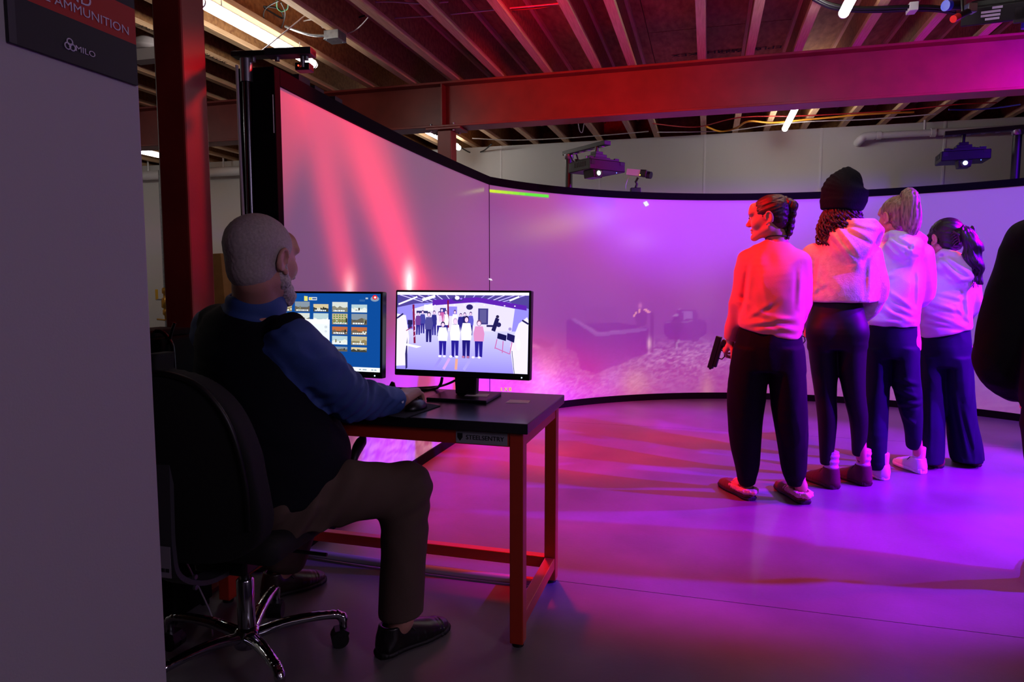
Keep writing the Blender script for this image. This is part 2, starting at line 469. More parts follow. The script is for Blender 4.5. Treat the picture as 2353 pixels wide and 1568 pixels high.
M_white = mat('white_paint', 'd9d7d4', 0.45)
M_pvc = mat('white_pvc', 'dcd8d8', 0.35)
M_cable = mat('black_cable', '09090b', 0.5)
M_tube = mat('led_tube', 'ffffff', 0.4, emis=((1.0, 0.96, 0.92), 26.0))
M_cap = mat('lamp_end_cap', 'e6e6e6', 0.5)
M_galv = mat('galvanised_box', 'a4a6a8', 0.35, 0.85, noise=(30, '8d8f92', 3))

# ------------------------------------------------------------------ floor: slabs with open joints
V0, V1, U0, U1, ZJ, ZD = -8.75, 6.2, -4.2, 8.47, 2.90, 3.20
fl = struct(MB().box(((V0 + V1) / 2, (U0 + U1) / 2, -0.10), (V1 - V0 + 0.4, U1 - U0 + 0.4, 0.1)).build('floor', M_joint, rot=(0, 0, -TH)))
us = [U0 - 0.2, -3.4, -0.4, 2.605, 5.65, U1 + 0.2]; vss = [V0 - 0.2, -4.6, 5.0, V1 + 0.2]
for a, b in zip(us[:-1], us[1:]):
    for c, d in zip(vss[:-1], vss[1:]):
        MB().span((c + 0.002, a + 0.002, -0.05), (d - 0.002, b - 0.002, 0.0)).build('floor_slab', M_floor, fl)

# ------------------------------------------------------------------ walls
wb = struct(MB().span((V0 - 0.2, U1 + 0.012, 0), (V1 + 0.2, U1 + 0.15, ZJ)).build('wall_back', M_wallwhite, rot=(0, 0, -TH)))
pj = [-8.75, -7.55, -6.33, -5.10, -3.85, -2.56, -1.30, -0.065, 1.19, 2.41, 3.65, 4.9, 6.2]
for a, b in zip(pj[:-1], pj[1:]):
    MB().span((a + 0.003, U1, 0.0), (b - 0.003, U1 + 0.013, ZJ)).build('wall_panel', M_wallwhite, wb)
for a in pj[1:-1]:
    MB().span((a - 0.012, U1 - 0.006, 0.0), (a + 0.012, U1 + 0.002, ZJ)).build('batten', M_batten, wb, bevel=0.002)
wl = struct(MB().span((V0 - 0.15, U0, 0), (V0, U1, ZJ)).build('wall_left', M_wallwhite, rot=(0, 0, -TH)))
for k in range(10):
    MB().span((V0 - 0.002, U0 + k * 1.25, 0), (V0 + 0.012, U0 + k * 1.25 + 1.244, ZJ)).build('wall_panel', M_wallwhite, wl)
M_wallgray = mat('gray_side_wall', '6c6a70', 0.8)
struct(MB().span((V1, U0, 0), (V1 + 0.15, U1, ZJ)).build('wall_right', M_wallgray, rot=(0, 0, -TH)))
struct(MB().span((V0 - 0.15, U0 - 0.15, 0), (V1 + 0.15, U0, ZJ)).build('wall_front', M_wallgray, rot=(0, 0, -TH)))
# partition beside the lens
pe = at(349.5, 800, 1.30); pv, pu, _ = to_room(pe)
struct(MB().span((pv - 0.12, U0, 0), (pv, pu, ZJ)).build('wall_partition', M_part, rot=(0, 0, -TH), bevel=0.006))

# ------------------------------------------------------------------ ceiling: deck sheets on I-joists
ce = struct(MB().box(((V0 + V1) / 2, (U0 + U1) / 2, ZD + 0.07), (V1 - V0 + 0.4, U1 - U0 + 0.4, 0.06)).build('ceiling', M_osb, rot=(0, 0, -TH)))
deck = MB().span((-0.6, -1.215, -0.009), (0.6, 1.215, 0.009)).mesh('deck_sheet'); deck.materials.append(M_osb)
dv = np.arange(V0 + 0.4, V1 + 0.6, 1.206); du = np.arange(U0 + 0.9, U1 + 1.2, 2.436)
for i, a in enumerate(dv):
    for j, b in enumerate(du):
        link('deck_sheet', deck, None, ce, (a, b + (1.2 if i % 2 else 0) - 0.6, ZD + 0.012 + 0.004 * ((i * 7 + j * 3) % 4) / 4))
JL = U1 + 0.3 - U0
jv = [-2.10 - 0.4 * k for k in range(17, 0, -1)] + [-2.10, -1.71, -1.30, -0.892, -0.618, -0.083, 0.267, 0.605, 1.0] + [1.4 + 0.4 * k for k in range(13)]
jf = MB().span((-0.03, 0, 0), (0.03, JL, 0.036)).mesh('joist_flange'); jf.materials.append(M_lumber)
jw = MB().span((-0.006, 0, 0.034), (0.006, JL, ZD - ZJ)).mesh('joist_web'); jw.materials.append(M_web)
jt = MB().span((-0.03, 0, ZD - ZJ - 0.036), (0.03, JL, ZD - ZJ)).mesh('joist_top_flange'); jt.materials.append(M_lumber)
for v in jv:
    if v > V1 - 0.1 or v < V0 + 0.1: continue
    o = link('joist', jf, None, ce, (v, U0, ZJ)); link('web', jw, None, o); link('top_flange', jt, None, o)
struct(MB().span((V0 - 0.1, U1 + 0.31, ZJ), (V1 + 0.1, U1 + 0.36, ZD)).build('trim_1', M_web, rot=(0, 0, -TH)))

# printed marks on lumber and deck
M_ink = mat('black_ink', '1d130f', 0.8)
def ceiling_text(s, v, u, z, size, flip=False, sx=1.0, along=False):
    M = Matrix.Translation((v, u, z)) @ Matrix.Rotation(PI if flip else (PI / 2 if along else 0), 4, 'Z') @ Matrix.Rotation(PI, 4, 'X')
    text_obj('stamp', s, size, M_ink, ce, M, 0.0003, sx=sx)
def stamp_px(s, px, py, z, size, flip=False, sx=1.0, along=False):
    v, u, _ = to_room(onz(px, py, z)); ceiling_text(s, v, u, z - 0.001, size, flip, sx, along)

# ------------------------------------------------------------------ steel frame
bu = 5.72; bz0, bz1 = 2.52, ZJ
beam = struct(MB().span((V0 + 0.02, bu - 0.006, bz0 + 0.015), (V1 - 0.02, bu + 0.006, bz1 - 0.015)).build('steel_beam', M_steelred, rot=(0, 0, -TH)))
MB().span((V0 + 0.02, bu - 0.10, bz1 - 0.018), (V1 - 0.02, bu + 0.10, bz1)).build('top_flange', M_steelred, beam, bevel=0.003)
MB().span((V0 + 0.02, bu - 0.10, bz0), (V1 - 0.02, bu + 0.10, bz0 + 0.018)).build('bottom_flange', M_steelred, beam, bevel=0.003)
cv2 = to_room(at(1000, 300, 5.85))[0]
for sv in (cv2 - 0.012, -6.0):
    MB().span((sv - 0.006, bu - 0.095, bz0 + 0.018), (sv + 0.006, bu + 0.095, bz1 - 0.018)).build('stiffener_plate', M_steelred, beam)
col2 = struct(MB().span((cv2 - 0.065, bu - 0.065, 0.012), (cv2 + 0.065, bu + 0.065, bz0 - 0.02)).build('steel_column', M_steelred, rot=(0, 0, -TH), bevel=0.006))
MB().span((cv2 - 0.16, bu - 0.10, bz0 - 0.02), (cv2 + 0.16, bu + 0.10, bz0 - 0.001)).build('cap_plate', M_steelred, col2, bevel=0.003)
for dx in (-0.12, 0.09):
    for dy in (-0.07, 0.07):
        MB().cyl((cv2 + dx, bu + dy, bz0 - 0.032), (cv2 + dx, bu + dy, bz0 + 0.035), 0.012, n=6).build('bolt', M_bolt, col2)
# near beam (overhead, just out of frame) and the column that carries it
c1 = at(412, 650, 2.62); c1v, c1u, _ = to_room(c1)
c1v += 0.0; c1u += 0.055
nb = struct(MB().span((V0 + 0.02, c1u - 0.006, bz0 + 0.015), (V1 - 0.02, c1u + 0.006, bz1 - 0.015)).build('steel_beam', M_steelred, rot=(0, 0, -TH)))
MB().span((V0 + 0.02, c1u - 0.10, bz1 - 0.018), (V1 - 0.02, c1u + 0.10, bz1)).build('top_flange', M_steelred, nb)
MB().span((V0 + 0.02, c1u - 0.10, bz0), (V1 - 0.02, c1u + 0.10, bz0 + 0.018)).build('bottom_flange', M_steelred, nb)
col1 = struct(MB().span((c1v - 0.064, c1u - 0.064, 0.014), (c1v + 0.064, c1u + 0.064, bz0 - 0.015)).build('steel_column', M_steelred, rot=(0, 0, -TH), bevel=0.008))
MB().span((c1v - 0.13, c1u - 0.13, 0.0), (c1v + 0.13, c1u + 0.13, 0.016)).build('base_plate', M_steelred, col1)
MB().span((c1v - 0.12, c1u - 0.10, bz0 - 0.016), (c1v + 0.12, c1u + 0.10, bz0)).build('cap_plate', M_steelred, col1)

# ------------------------------------------------------------------ LED batten lamps under the joists
TZ = 2.80
def tube_light(v, u_near, label, L=1.20):
    t = thing('led_tube_lamp', label, 'lamp', room(v, u_near, TZ), -TH, 'white LED tube lamps under the joists')
    MB().lathe([(.010, 0), (.022, .004), (.029, .016), (.029, L - .016), (.022, L - .004), (.010, L)], (0, 0, 0), 20, Matrix.Rotation(-PI / 2, 3, 'X')).build('tube', M_tube, t)
    for a, b in ((0.018, 0.031), (L - 0.031, L - 0.018)): MB().cyl((0, a, 0), (0, b, 0), 0.030, n=20).build('end_cap', M_cap, t)
    MB().box((0, L / 2, 0.035), (0.026, L - 0.1, 0.014)).build('mounting_rail', M_white, t, bevel=0.003)
    for a in (0.2, L - 0.2): MB().cyl((0, a, 0.03), (0, a, ZJ - TZ), 0.003, n=6).build('hanger_wire', M_white, t)
def tube_end(px, py):
    v, u, _ = to_room(onz(px, py, TZ)); return v, u
v_, u_ = tube_end(455, 2); tube_light(v_, u_, 'bright white LED tube lamp at upper left, above the near end of the left screen', tube_end(731, 149)[1] - u_)
v_, u_ = tube_end(1937, 34); tube_light(v_, u_ - 1.2, 'white LED tube lamp at the top edge, beside the black cable bundle')
v_, u_ = tube_end(1803, 297); tube_light(v_, u_ - 1.2, 'white LED tube lamp seen below the red beam, above the braided-hair woman')
v_, u_ = tube_end(1056, 341); tube_light(v_, u_ - 1.2, 'white LED tube lamp passing behind the short red column stub above the left screen')
v_, u_ = tube_end(372, 359); tube_light(v_, u_ - 1.2, 'white LED tube lamp far back, between the gray partition and dark red column')
tube_light(-6.6, 2.6, 'white LED tube lamp hidden behind the gray partition')

# ------------------------------------------------------------------ projection screens
ZT = 2.0
M_screen = mat_attr('projection_screen', 'img', 1.0, (0.52, 0.51, 0.52), 0.42, True, 0.35)
def catm2(P, n): return [p.to_2d() for p in cr([(a, b, 0) for a, b in P], n)]
mpx = [(1113, 425), (1200, 435.5), (1312, 445), (1400, 451), (1500, 457), (1600, 460), (1660, 461), (1754, 460), (1899, 456), (2007, 450), (2180, 439.5), (2353, 426)]
mp = np.array([onz(x, y, ZT).to_2d() for x, y in mpx])
mc = np.array([2.07, 4.10]); ang = np.arctan2(mp[:, 1] - mc[1], mp[:, 0] - mc[0]); rad = np.hypot(*(mp - mc).T)
co = np.polyfit(ang, rad, 2)
a0, a1 = ang[0], -0.30
NA = 420
aa = np.linspace(a0, a1, NA + 1); rr_ = np.polyval(co, np.maximum(aa, 0.35)); main_path = np.stack([mc[0] + rr_ * np.cos(aa), mc[1] + rr_ * np.sin(aa)], 1)
lpx = [(621, 200.5), (700, 240), (800, 287), (856, 316), (972, 367), (1113, 425)]
lp = np.array([onz(x, y, ZT).to_2d() for x, y in lpx])
tt = np.linalg.norm(lp - lp[-1], axis=1); ux = np.polyfit(tt, lp[:, 0], 2); uy = np.polyfit(tt, lp[:, 1], 2)
ts = np.linspace(tt[0], 0, 161); left_path = np.stack([np.polyval(ux, ts), np.polyval(uy, ts)], 1)
left_path += main_path[0] - left_path[-1]

def screen_mesh(name, path, z0, z1, nz, paint):
    n = len(path); zz = np.linspace(z0, z1, nz + 1)
    P = np.zeros((n, nz + 1, 3)); P[:, :, 0] = path[:, 0:1]; P[:, :, 1] = path[:, 1:2]; P[:, :, 2] = zz[None, :]
    px, py = pix(P); colr = paint(px, py, P)
    idx = np.arange(n * (nz + 1)).reshape(n, nz + 1)
    q = np.stack([idx[:-1, :-1], idx[1:, :-1], idx[1:, 1:], idx[:-1, 1:]], -1).reshape(-1, 4)
    me = bpy.data.meshes.new(name); me.from_pydata(P.reshape(-1, 3).tolist(), [], q.tolist())
    ca = me.color_attributes.new('img', 'FLOAT_COLOR', 'POINT')
    c4 = np.ones((n * (nz + 1), 4), np.float32); c4[:, :3] = colr.reshape(-1, 3); ca.data.foreach_set('color', c4.ravel())
    me.polygons.foreach_set('use_smooth', [True] * len(q))
    return me
def inpoly(px, py, poly):
    r = np.zeros(px.shape, bool); n = len(poly)
    for i in range(n):
        x0, y0 = poly[i]; x1, y1 = poly[(i + 1) % n]
        c = ((y0 > py) != (y1 > py)) & (px < (x1 - x0) * (py - y0) / ((y1 - y0) if y1 != y0 else 1e-9) + x0); r ^= c
    return r
def blob(px, py, cx, cy, sx, sy, rot=0.0):
    c, s = math.cos(rot), math.sin(rot); dx, dy = px - cx, py - cy
    return np.exp(-(((dx * c + dy * s) / sx) ** 2 + ((-dx * s + dy * c) / sy) ** 2))
GBASE = np.array([0.060, 0.026, 0.062])
def paint_main(px, py, P):
    """the projected game picture: faint night street with a pickup, a car and two figures"""
    c = np.ones(px.shape + (3,)) * GBASE
    def mul(mask, k): c[mask] *= k
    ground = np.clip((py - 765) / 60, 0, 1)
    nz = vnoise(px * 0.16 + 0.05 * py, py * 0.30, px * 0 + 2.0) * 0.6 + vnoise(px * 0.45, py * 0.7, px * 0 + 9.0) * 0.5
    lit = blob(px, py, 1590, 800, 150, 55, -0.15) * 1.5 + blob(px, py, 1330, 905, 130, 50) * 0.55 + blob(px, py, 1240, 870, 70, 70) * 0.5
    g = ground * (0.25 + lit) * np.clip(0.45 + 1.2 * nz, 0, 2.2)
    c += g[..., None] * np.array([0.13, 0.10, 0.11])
    dark = np.array([0.35, 0.15, 0.55])
    mul(inpoly(px, py, [(1300, 735), (1315, 733), (1372, 768), (1488, 752), (1490, 810), (1370, 858), (1335, 850), (1325, 810), (1300, 800)]), dark)   # pickup
    mul(inpoly(px, py, [(1340, 705), (1415, 707), (1420, 742), (1345, 745)]), 0.8)
    c[inpoly(px, py, [(1310, 733), (1318, 731), (1376, 764), (1486, 754), (1486, 761), (1372, 774)])] += np.array([0.05, 0.045, 0.07])
    mul(inpoly(px, py, [(1345, 745), (1420, 741), (1478, 752), (1375, 765)]), dark)
    mul(inpoly(px, py, [(1525, 740), (1545, 735), (1558, 712), (1600, 711), (1606, 733), (1622, 738), (1625, 765), (1600, 785), (1535, 780), (1526, 765)]), dark)   # car
    c[inpoly(px, py, [(1558, 713), (1596, 713), (1596, 711), (1558, 711)])] += 0.08
    c[inpoly(px, py, [(1569, 716), (1592, 716), (1593, 733), (1570, 735)])] += np.array([0.07, 0.06, 0.10])
    c[inpoly(px, py, [(1530, 740), (1590, 737), (1590, 740), (1530, 743)])] += 0.05
    mul(inpoly(px, py, [(1545, 730), (1553, 722), (1563, 728), (1572, 752), (1562, 765), (1560, 798), (1548, 800), (1551, 770), (1543, 755)]), 0.25)   # near figure
    c[inpoly(px, py, [(1548, 724), (1554, 720), (1561, 724), (1560, 728), (1549, 729)])] += 0.10
    c[inpoly(px, py, [(1557, 780), (1562, 778), (1556, 800), (1552, 800)])] += 0.12
    mul(inpoly(px, py, [(1455, 722), (1463, 712), (1483, 712), (1488, 730), (1484, 748), (1463, 748)]), 0.4)   # far figure behind the pickup
    for pl in ([(1466, 707), (1470, 712), (1473, 722), (1470, 722)], [(1478, 709), (1484, 710), (1497, 718), (1496, 721), (1486, 717)], [(1455, 728), (1463, 712), (1466, 712), (1458, 730)]):
        c[inpoly(px, py, pl)] += np.array([0.50, 0.24, 0.10])
    c += (blob(px, py, 1471, 703, 4, 6) * 0.25)[..., None] * np.array([1, 0.4, 0.5])
    mul(inpoly(px, py, [(1495, 718), (1503, 718), (1502, 812), (1494, 812)]), 0.35)   # post
    c += (blob(px, py, 1492, 790, 4, 12))[..., None] * np.array([0.4, 0.3, 0.22])
    mul(inpoly(px, py, [(1226, 780), (1242, 778), (1262, 790), (1276, 782), (1270, 796), (1240, 800)]), 0.5)
    c += (blob(px, py, 1226, 796, 14, 4, 0.2) * 0.15)[..., None] * np.array([1, 0.6, 0.5])
    # yellowish stage-light shadows painted in as warm smudges, plus cool smudges
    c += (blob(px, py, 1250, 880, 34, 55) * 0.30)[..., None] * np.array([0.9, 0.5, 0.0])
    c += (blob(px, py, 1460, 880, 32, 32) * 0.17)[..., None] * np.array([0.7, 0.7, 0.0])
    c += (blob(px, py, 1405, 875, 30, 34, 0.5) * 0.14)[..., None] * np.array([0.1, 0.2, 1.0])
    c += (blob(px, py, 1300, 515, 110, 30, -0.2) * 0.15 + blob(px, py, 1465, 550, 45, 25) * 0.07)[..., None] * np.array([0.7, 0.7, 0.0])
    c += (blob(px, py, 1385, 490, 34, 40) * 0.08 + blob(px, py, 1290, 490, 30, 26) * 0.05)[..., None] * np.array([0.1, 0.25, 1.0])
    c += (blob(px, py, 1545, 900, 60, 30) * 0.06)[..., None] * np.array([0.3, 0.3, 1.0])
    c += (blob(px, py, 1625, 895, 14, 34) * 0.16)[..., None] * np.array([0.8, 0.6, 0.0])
    return c
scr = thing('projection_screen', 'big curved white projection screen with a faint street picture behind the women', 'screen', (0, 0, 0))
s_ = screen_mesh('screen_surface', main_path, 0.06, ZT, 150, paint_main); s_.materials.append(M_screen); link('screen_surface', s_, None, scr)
def paint_left(px, py, P):
    c = np.ones(px.shape + (3,)) * GBASE * np.array([1.15, 0.95, 0.85])
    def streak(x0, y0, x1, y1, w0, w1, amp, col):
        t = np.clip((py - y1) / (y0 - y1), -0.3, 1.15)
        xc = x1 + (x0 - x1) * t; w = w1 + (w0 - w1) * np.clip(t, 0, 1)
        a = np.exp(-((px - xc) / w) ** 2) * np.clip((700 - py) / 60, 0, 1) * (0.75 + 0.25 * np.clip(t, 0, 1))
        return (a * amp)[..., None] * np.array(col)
    c += streak(800, 655, 715, 230, 27, 42, 0.62, (1.0, 0.02, 0.05)) + streak(940, 640, 815, 285, 36, 62, 1.05, (1.0, 0.02, 0.05))  # red light streaks painted into the screen's emission
    for x, y, a in ((803, 658, 0.5), (940, 640, 1.0)):  # white hot spots of the streaks, painted in as well
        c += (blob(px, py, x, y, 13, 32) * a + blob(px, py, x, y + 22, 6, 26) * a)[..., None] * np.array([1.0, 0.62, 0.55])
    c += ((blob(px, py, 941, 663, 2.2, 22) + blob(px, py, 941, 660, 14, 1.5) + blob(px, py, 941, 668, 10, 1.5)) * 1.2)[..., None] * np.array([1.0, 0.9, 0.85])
    c += (blob(px, py, 1112, 436, 42, 4 , -0.18) * (px < 1112) * 0.22)[..., None] * np.array([0.55, 0.9, 0.0])
    ground = np.clip((py - 985) / 30, 0, 1)
    nz = vnoise(px * 0.10 + 0.1 * py, py * 0.12 - 0.05 * px, px * 0 + 4.0) * 0.7 + vnoise(px * 0.3, py * 0.3, px * 0 + 6.0) * 0.4
    c += (ground * np.clip(0.5 + nz, 0, 2) * 0.16)[..., None] * np.array([1.0, 0.72, 0.75])
    return c
scl = thing('projection_screen', 'left wing of the curved projection screen, with two red light streaks painted in', 'screen', (0, 0, 0))
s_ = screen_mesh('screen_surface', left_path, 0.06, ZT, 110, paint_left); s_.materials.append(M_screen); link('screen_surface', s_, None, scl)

def rail(path, off0, off1, z0, z1, step=6):
    """curved rectangular rail following a plan path; off = distance behind the screen face"""
    P = path[::step]; 
    if not np.allclose(P[-1], path[-1]): P = np.vstack([P, path[-1]])
    d = np.gradient(P, axis=0); nrm = np.stack([-d[:, 1], d[:, 0]], 1); nrm /= np.linalg.norm(nrm, axis=1)[:, None]
    mb = MB(); vs_ = []
    for p, q in zip(P, nrm):
        a = p + q * off0; b = p + q * off1
        vs_ += [(a[0], a[1], z0), (b[0], b[1], z0), (b[0], b[1], z1), (a[0], a[1], z1)]
    fs = [(i * 4 + k, i * 4 + (k + 1) % 4, i * 4 + 4 + (k + 1) % 4, i * 4 + 4 + k) for i in range(len(P) - 1) for k in range(4)]
    n = len(P); fs += [(3, 2, 1, 0), (4 * n - 4, 4 * n - 3, 4 * n - 2, 4 * n - 1)]
    return mb.add(vs_, fs)
for path, par in ((main_path, scr), (left_path, scl)):
    rail(path, -0.012, 0.07, ZT - 0.003, ZT + 0.062).build('top_rail', M_blackcloth, par)
    rail(path, -0.012, 0.07, 0.0, 0.063).build('bottom_rail', M_blackcloth, par)
    rail(path, 0.010, 0.05, 0.06, ZT).build('back_sheet', M_blackcloth, par)
e0 = left_path[0]; dl = (left_path[1] - left_path[0]); dl /= np.linalg.norm(dl); nl = np.array([-dl[1], dl[0]])
angl = math.atan2(dl[1], dl[0])
def endpost(f0, f1, b0, b1, z0, z1):
    m = MB(); P = [e0 + dl * f0 + nl * b0, e0 + dl * f1 + nl * b0, e0 + dl * f1 + nl * b1, e0 + dl * f0 + nl * b1]
    return m.prism([tuple(p) for p in P], z0, z1)
endpost(-0.045, 0.0, -0.012, 0.16, 0.0, ZT + 0.062).build('end_post', M_blackcloth, scl, bevel=0.004)
m_ = MB(); pp = e0 - dl * 0.047 - nl * 0.004; m_.cyl((pp[0], pp[1], ZT - 0.20), (pp[0], pp[1], ZT - 0.05), 0.002); m_.build('end_tape', M_white, scl)
# corner seam
c0 = main_path[0]; MB().cyl((c0[0], c0[1] - 0.004, 0.06), (c0[0], c0[1] - 0.004, ZT), 0.004, n=8).build('corner_seam', M_gray, scr)
# game read-outs on the screen
M_green = mat_attr('projected_graphic', 'img', 1.0, (0.1, 0.1, 0.1), 0.6)
def on_main(px, py, off=0.006):
    lo, hi = 0, NA
    for i in range(NA):
        if pix((main_path[i + 1][0], main_path[i + 1][1], 1.2))[0] >= px: break
    x0, x1 = [pix((main_path[k][0], main_path[k][1], 1.2))[0] for k in (i, i + 1)]; t = (px - x0) / (x1 - x0)
    p = main_path[i] * (1 - t) + main_path[i + 1] * t; d = main_path[i + 1] - main_path[i]; d /= np.linalg.norm(d)
    nrm = np.array([d[1], -d[0]]); p = p + nrm * off
    P = at(px, py, p[1]); return Vector((p[0], p[1], P.z))
def strip(name, quads, parent):
    me = bpy.data.meshes.new(name); v = []; f = []; col = []
    for pts, c in quads:
        k = len(v); v += [tuple(on_main(*p)) for p in pts]; f.append(tuple(range(k, k + len(pts)))); col += [c[0], c[1], c[2], 1] * len(pts)
    me.from_pydata(v, [], f); ca = me.color_attributes.new('img', 'FLOAT_COLOR', 'CORNER'); ca.data.foreach_set('color', col)
    return link(name, me, M_green, parent)
bar = []
for k in range(10):
    x0, x1 = 1124 + 13.5 * k, 1124 + 13.5 * (k + 1); y0, y1 = 435.5 + 1.25 * k, 435.5 + 1.25 * (k + 1); w = min(k / 6, 1)
    c = (0.55 * (1 - w) + 0.06, 0.82, 0.0)
    bar.append(([(x0, y0), (x1, y1), (x1, y1 + 6.5), (x0, y0 + 6.2)], c))
strip('health_bar', bar, scr)
strip('bright_marker', [([(1474, 466), (1482, 462), (1488, 471), (1480, 475)], (0.8, 0.85, 0.9))], scr)
strip('bright_marker', [([(1118, 639), (1128, 641), (1131, 645), (1124, 644)], (0.9, 0.8, 0.9))], scr)
YL = (0.75, 0.5, 0.15)
for quads in ([([(1150, 891), (1152, 891), (1152, 899), (1150, 899)], YL)],
              [([(1157, 891), (1159, 891), (1166, 899), (1164, 899)], YL), ([(1164, 891), (1166, 891), (1159, 899), (1157, 899)], YL)],
              [([(1169, 891), (1174, 891), (1174, 892.4), (1169, 892.4)], YL), ([(1169, 897.6), (1174, 897.6), (1174, 899), (1169, 899)], YL), ([(1169, 891), (1170.6, 891), (1170.6, 899), (1169, 899)], YL), ([(1172.4, 891), (1174, 891), (1174, 899), (1172.4, 899)], YL)]):
    strip('readout_letter', quads, scr)['kind'] = 'stuff'
# ------------------------------------------------------------------ work table
M_desktop = mat('dark_laminate_top', '17171b', 0.27, spec=0.6, bump=(400, 0.02))
M_deskframe = mat('orange_red_steel_frame', 'b5341c', 0.38, spec=0.5, bump=(90, 0.02))
DV1, DU0, DU1, DZ = -0.534, 2.055, 2.635, 0.755
DV0 = DV1 - 1.22
desk = thing('work_table', 'dark topped work table on an orange red square tube frame', 'table', room(0, 0, 0), -TH)
MB().span((DV0, DU0, DZ - 0.034), (DV1, DU1, DZ)).build('tabletop', M_desktop, desk, bevel=0.003)
lv = (DV0 + 0.042, DV1 - 0.042); lu = (DU0 + 0.04, DU1 - 0.04); w = 0.023
for a in lv:
    for b in lu:
        lg = MB().span((a - w, b - w, 0.012), (a + w, b + w, DZ - 0.034)).build('leg', M_deskframe, desk, bevel=0.003)
        MB().cyl((a, b, 0), (a, b, 0.014), 0.02).build('foot_glide', M_black, lg)
    MB().span((a - 0.02, lu[0] + w, 0.06), (a + 0.02, lu[1] - w, 0.106)).build('side_rail', M_deskframe, desk, bevel=0.003)
    MB().span((a - 0.02, lu[0] + w, 0.672), (a + 0.02, lu[1] - w, DZ - 0.034)).build('side_rail', M_deskframe, desk, bevel=0.003)
for b in lu:
    MB().span((lv[0] + w, b - 0.02, 0.672), (lv[1] - w, b + 0.02, DZ - 0.034)).build('top_rail', M_deskframe, desk, bevel=0.003)
MB().span((lv[0] + w, lu[1] - 0.02, 0.06), (lv[1] - w, lu[1] + 0.02, 0.106)).build('bottom_rail', M_deskframe, desk, bevel=0.003)
M_plate = mat('pale_label_plate', '8f8f98', 0.4)
M_print = mat('dark_print', '15151a', 0.6)
pl = MB().span((DV1 - 0.248, lu[0] - 0.0215, 0.676), (DV1 - 0.072, lu[0] - 0.0205, 0.716)).build('name_plate', M_plate, desk, label='pale plate printed with a maker name')
Mx = Matrix.Translation((DV1 - 0.148, lu[0] - 0.0222, 0.696)) @ Matrix.Rotation(PI / 2, 4, 'X')
text_obj('lettering', 'STEELSENTRY', 0.021, M_print, pl, Mx, 0.0003, sx=1.02)
MB().prism([(-0.009, 0.012), (0.009, 0.012), (0.009, -0.002), (0, -0.014), (-0.009, -0.002)], 0, 0.0005, lambda x, y, z: (DV1 - 0.234 + x, lu[0] - 0.0218 - z, 0.697 + y)).build('shield_emblem', M_print, pl)

# ------------------------------------------------------------------ monitors
M_bezel = mat('monitor_plastic', '08080a', 0.35)
M_pic = mat_attr('monitor_picture', 'img', 1.25, (0.01, 0.01, 0.01), 0.25)
M_led = mat('white_indicator', 'ffffff', 0.4, emis=('bcd6ff', 6.0))
MW, MH = 0.545, 0.330
def monitor(label, c, yaw, tilt, pic, base_c, stick=None):
    """c: centre of the screen face"""
    t = thing('monitor', label, 'monitor', (c.x, c.y, DZ), yaw)
    zc = c.z - DZ
    Mt = Matrix.Translation((0, 0, zc)) @ Matrix.Rotation(-tilt, 4, 'X')
    b = MB().span((-MW / 2, 0.0, -MH / 2), (MW / 2, 0.035, MH / 2)).build('housing', M_bezel, t, bevel=0.004)
    b.matrix_local = Mt
    pz0 = -MH / 2 + 0.026
    o = pic.build('screen', M_pic, t, Mt @ Matrix.Translation((0, -0.0008, 0)) @ Matrix.Rotation(PI / 2, 4, 'X'))
    n = MB(); n.cyl((MW / 2 - 0.03, -0.001, -MH / 2 + 0.010), (MW / 2 - 0.03, 0.001, -MH / 2 + 0.010), 0.0022); o2 = n.build('indicator_light', M_led, t); o2.matrix_local = Mt
    MB().prism([(-0.042, 0.012), (0.042, 0.012), (0.05, zc - 0.05), (-0.05, zc - 0.05)], 0.045, 0.085, lambda x, y, z: (x, z, y)).build('stand_neck', M_bezel, t, bevel=0.006)
    MB().box((0, 0.045, zc - 0.02), (0.10, 0.03, 0.10)).build('hinge_block', M_bezel, t, bevel=0.004)
    MB().prism([(-0.12, -0.10), (0.12, -0.10), (0.115, 0.10), (-0.115, 0.10)], 0.0, 0.012, lambda x, y, z: (x, y + 0.045, z)).build('stand_base', M_bezel, t, bevel=0.003)
    return t

def S(x, y):            # picture coordinates 0..1 (origin lower left) to metres on the panel
    x0, x1, y0, y1 = -MW / 2 + 0.008, MW / 2 - 0.008, -MH / 2 + 0.024, MH / 2 - 0.008
    return (x0 + (x1 - x0) * x, y0 + (y1 - y0) * y)
class SP(Paint):
    def R(s, x0, y0, x1, y1, c, l=0): a = S(x0, y0); b = S(x1, y1); return s.rect(a[0], a[1], b[0], b[1], c, l)
    def G(s, pts, c, l=0): return s.poly([S(*p) for p in pts], c, l)
    def D(s, x, y, rx, ry, c, l=0): a = S(x, y); return s.disc(a[0], a[1], rx * (MW - 0.016), ry * (MH - 0.032), c, l)
    def Ln(s, x0, y0, x1, y1, w, c, l=0): a = S(x0, y0); b = S(x1, y1); return s.line(a[0], a[1], b[0], b[1], w * (MW - 0.016), c, l)

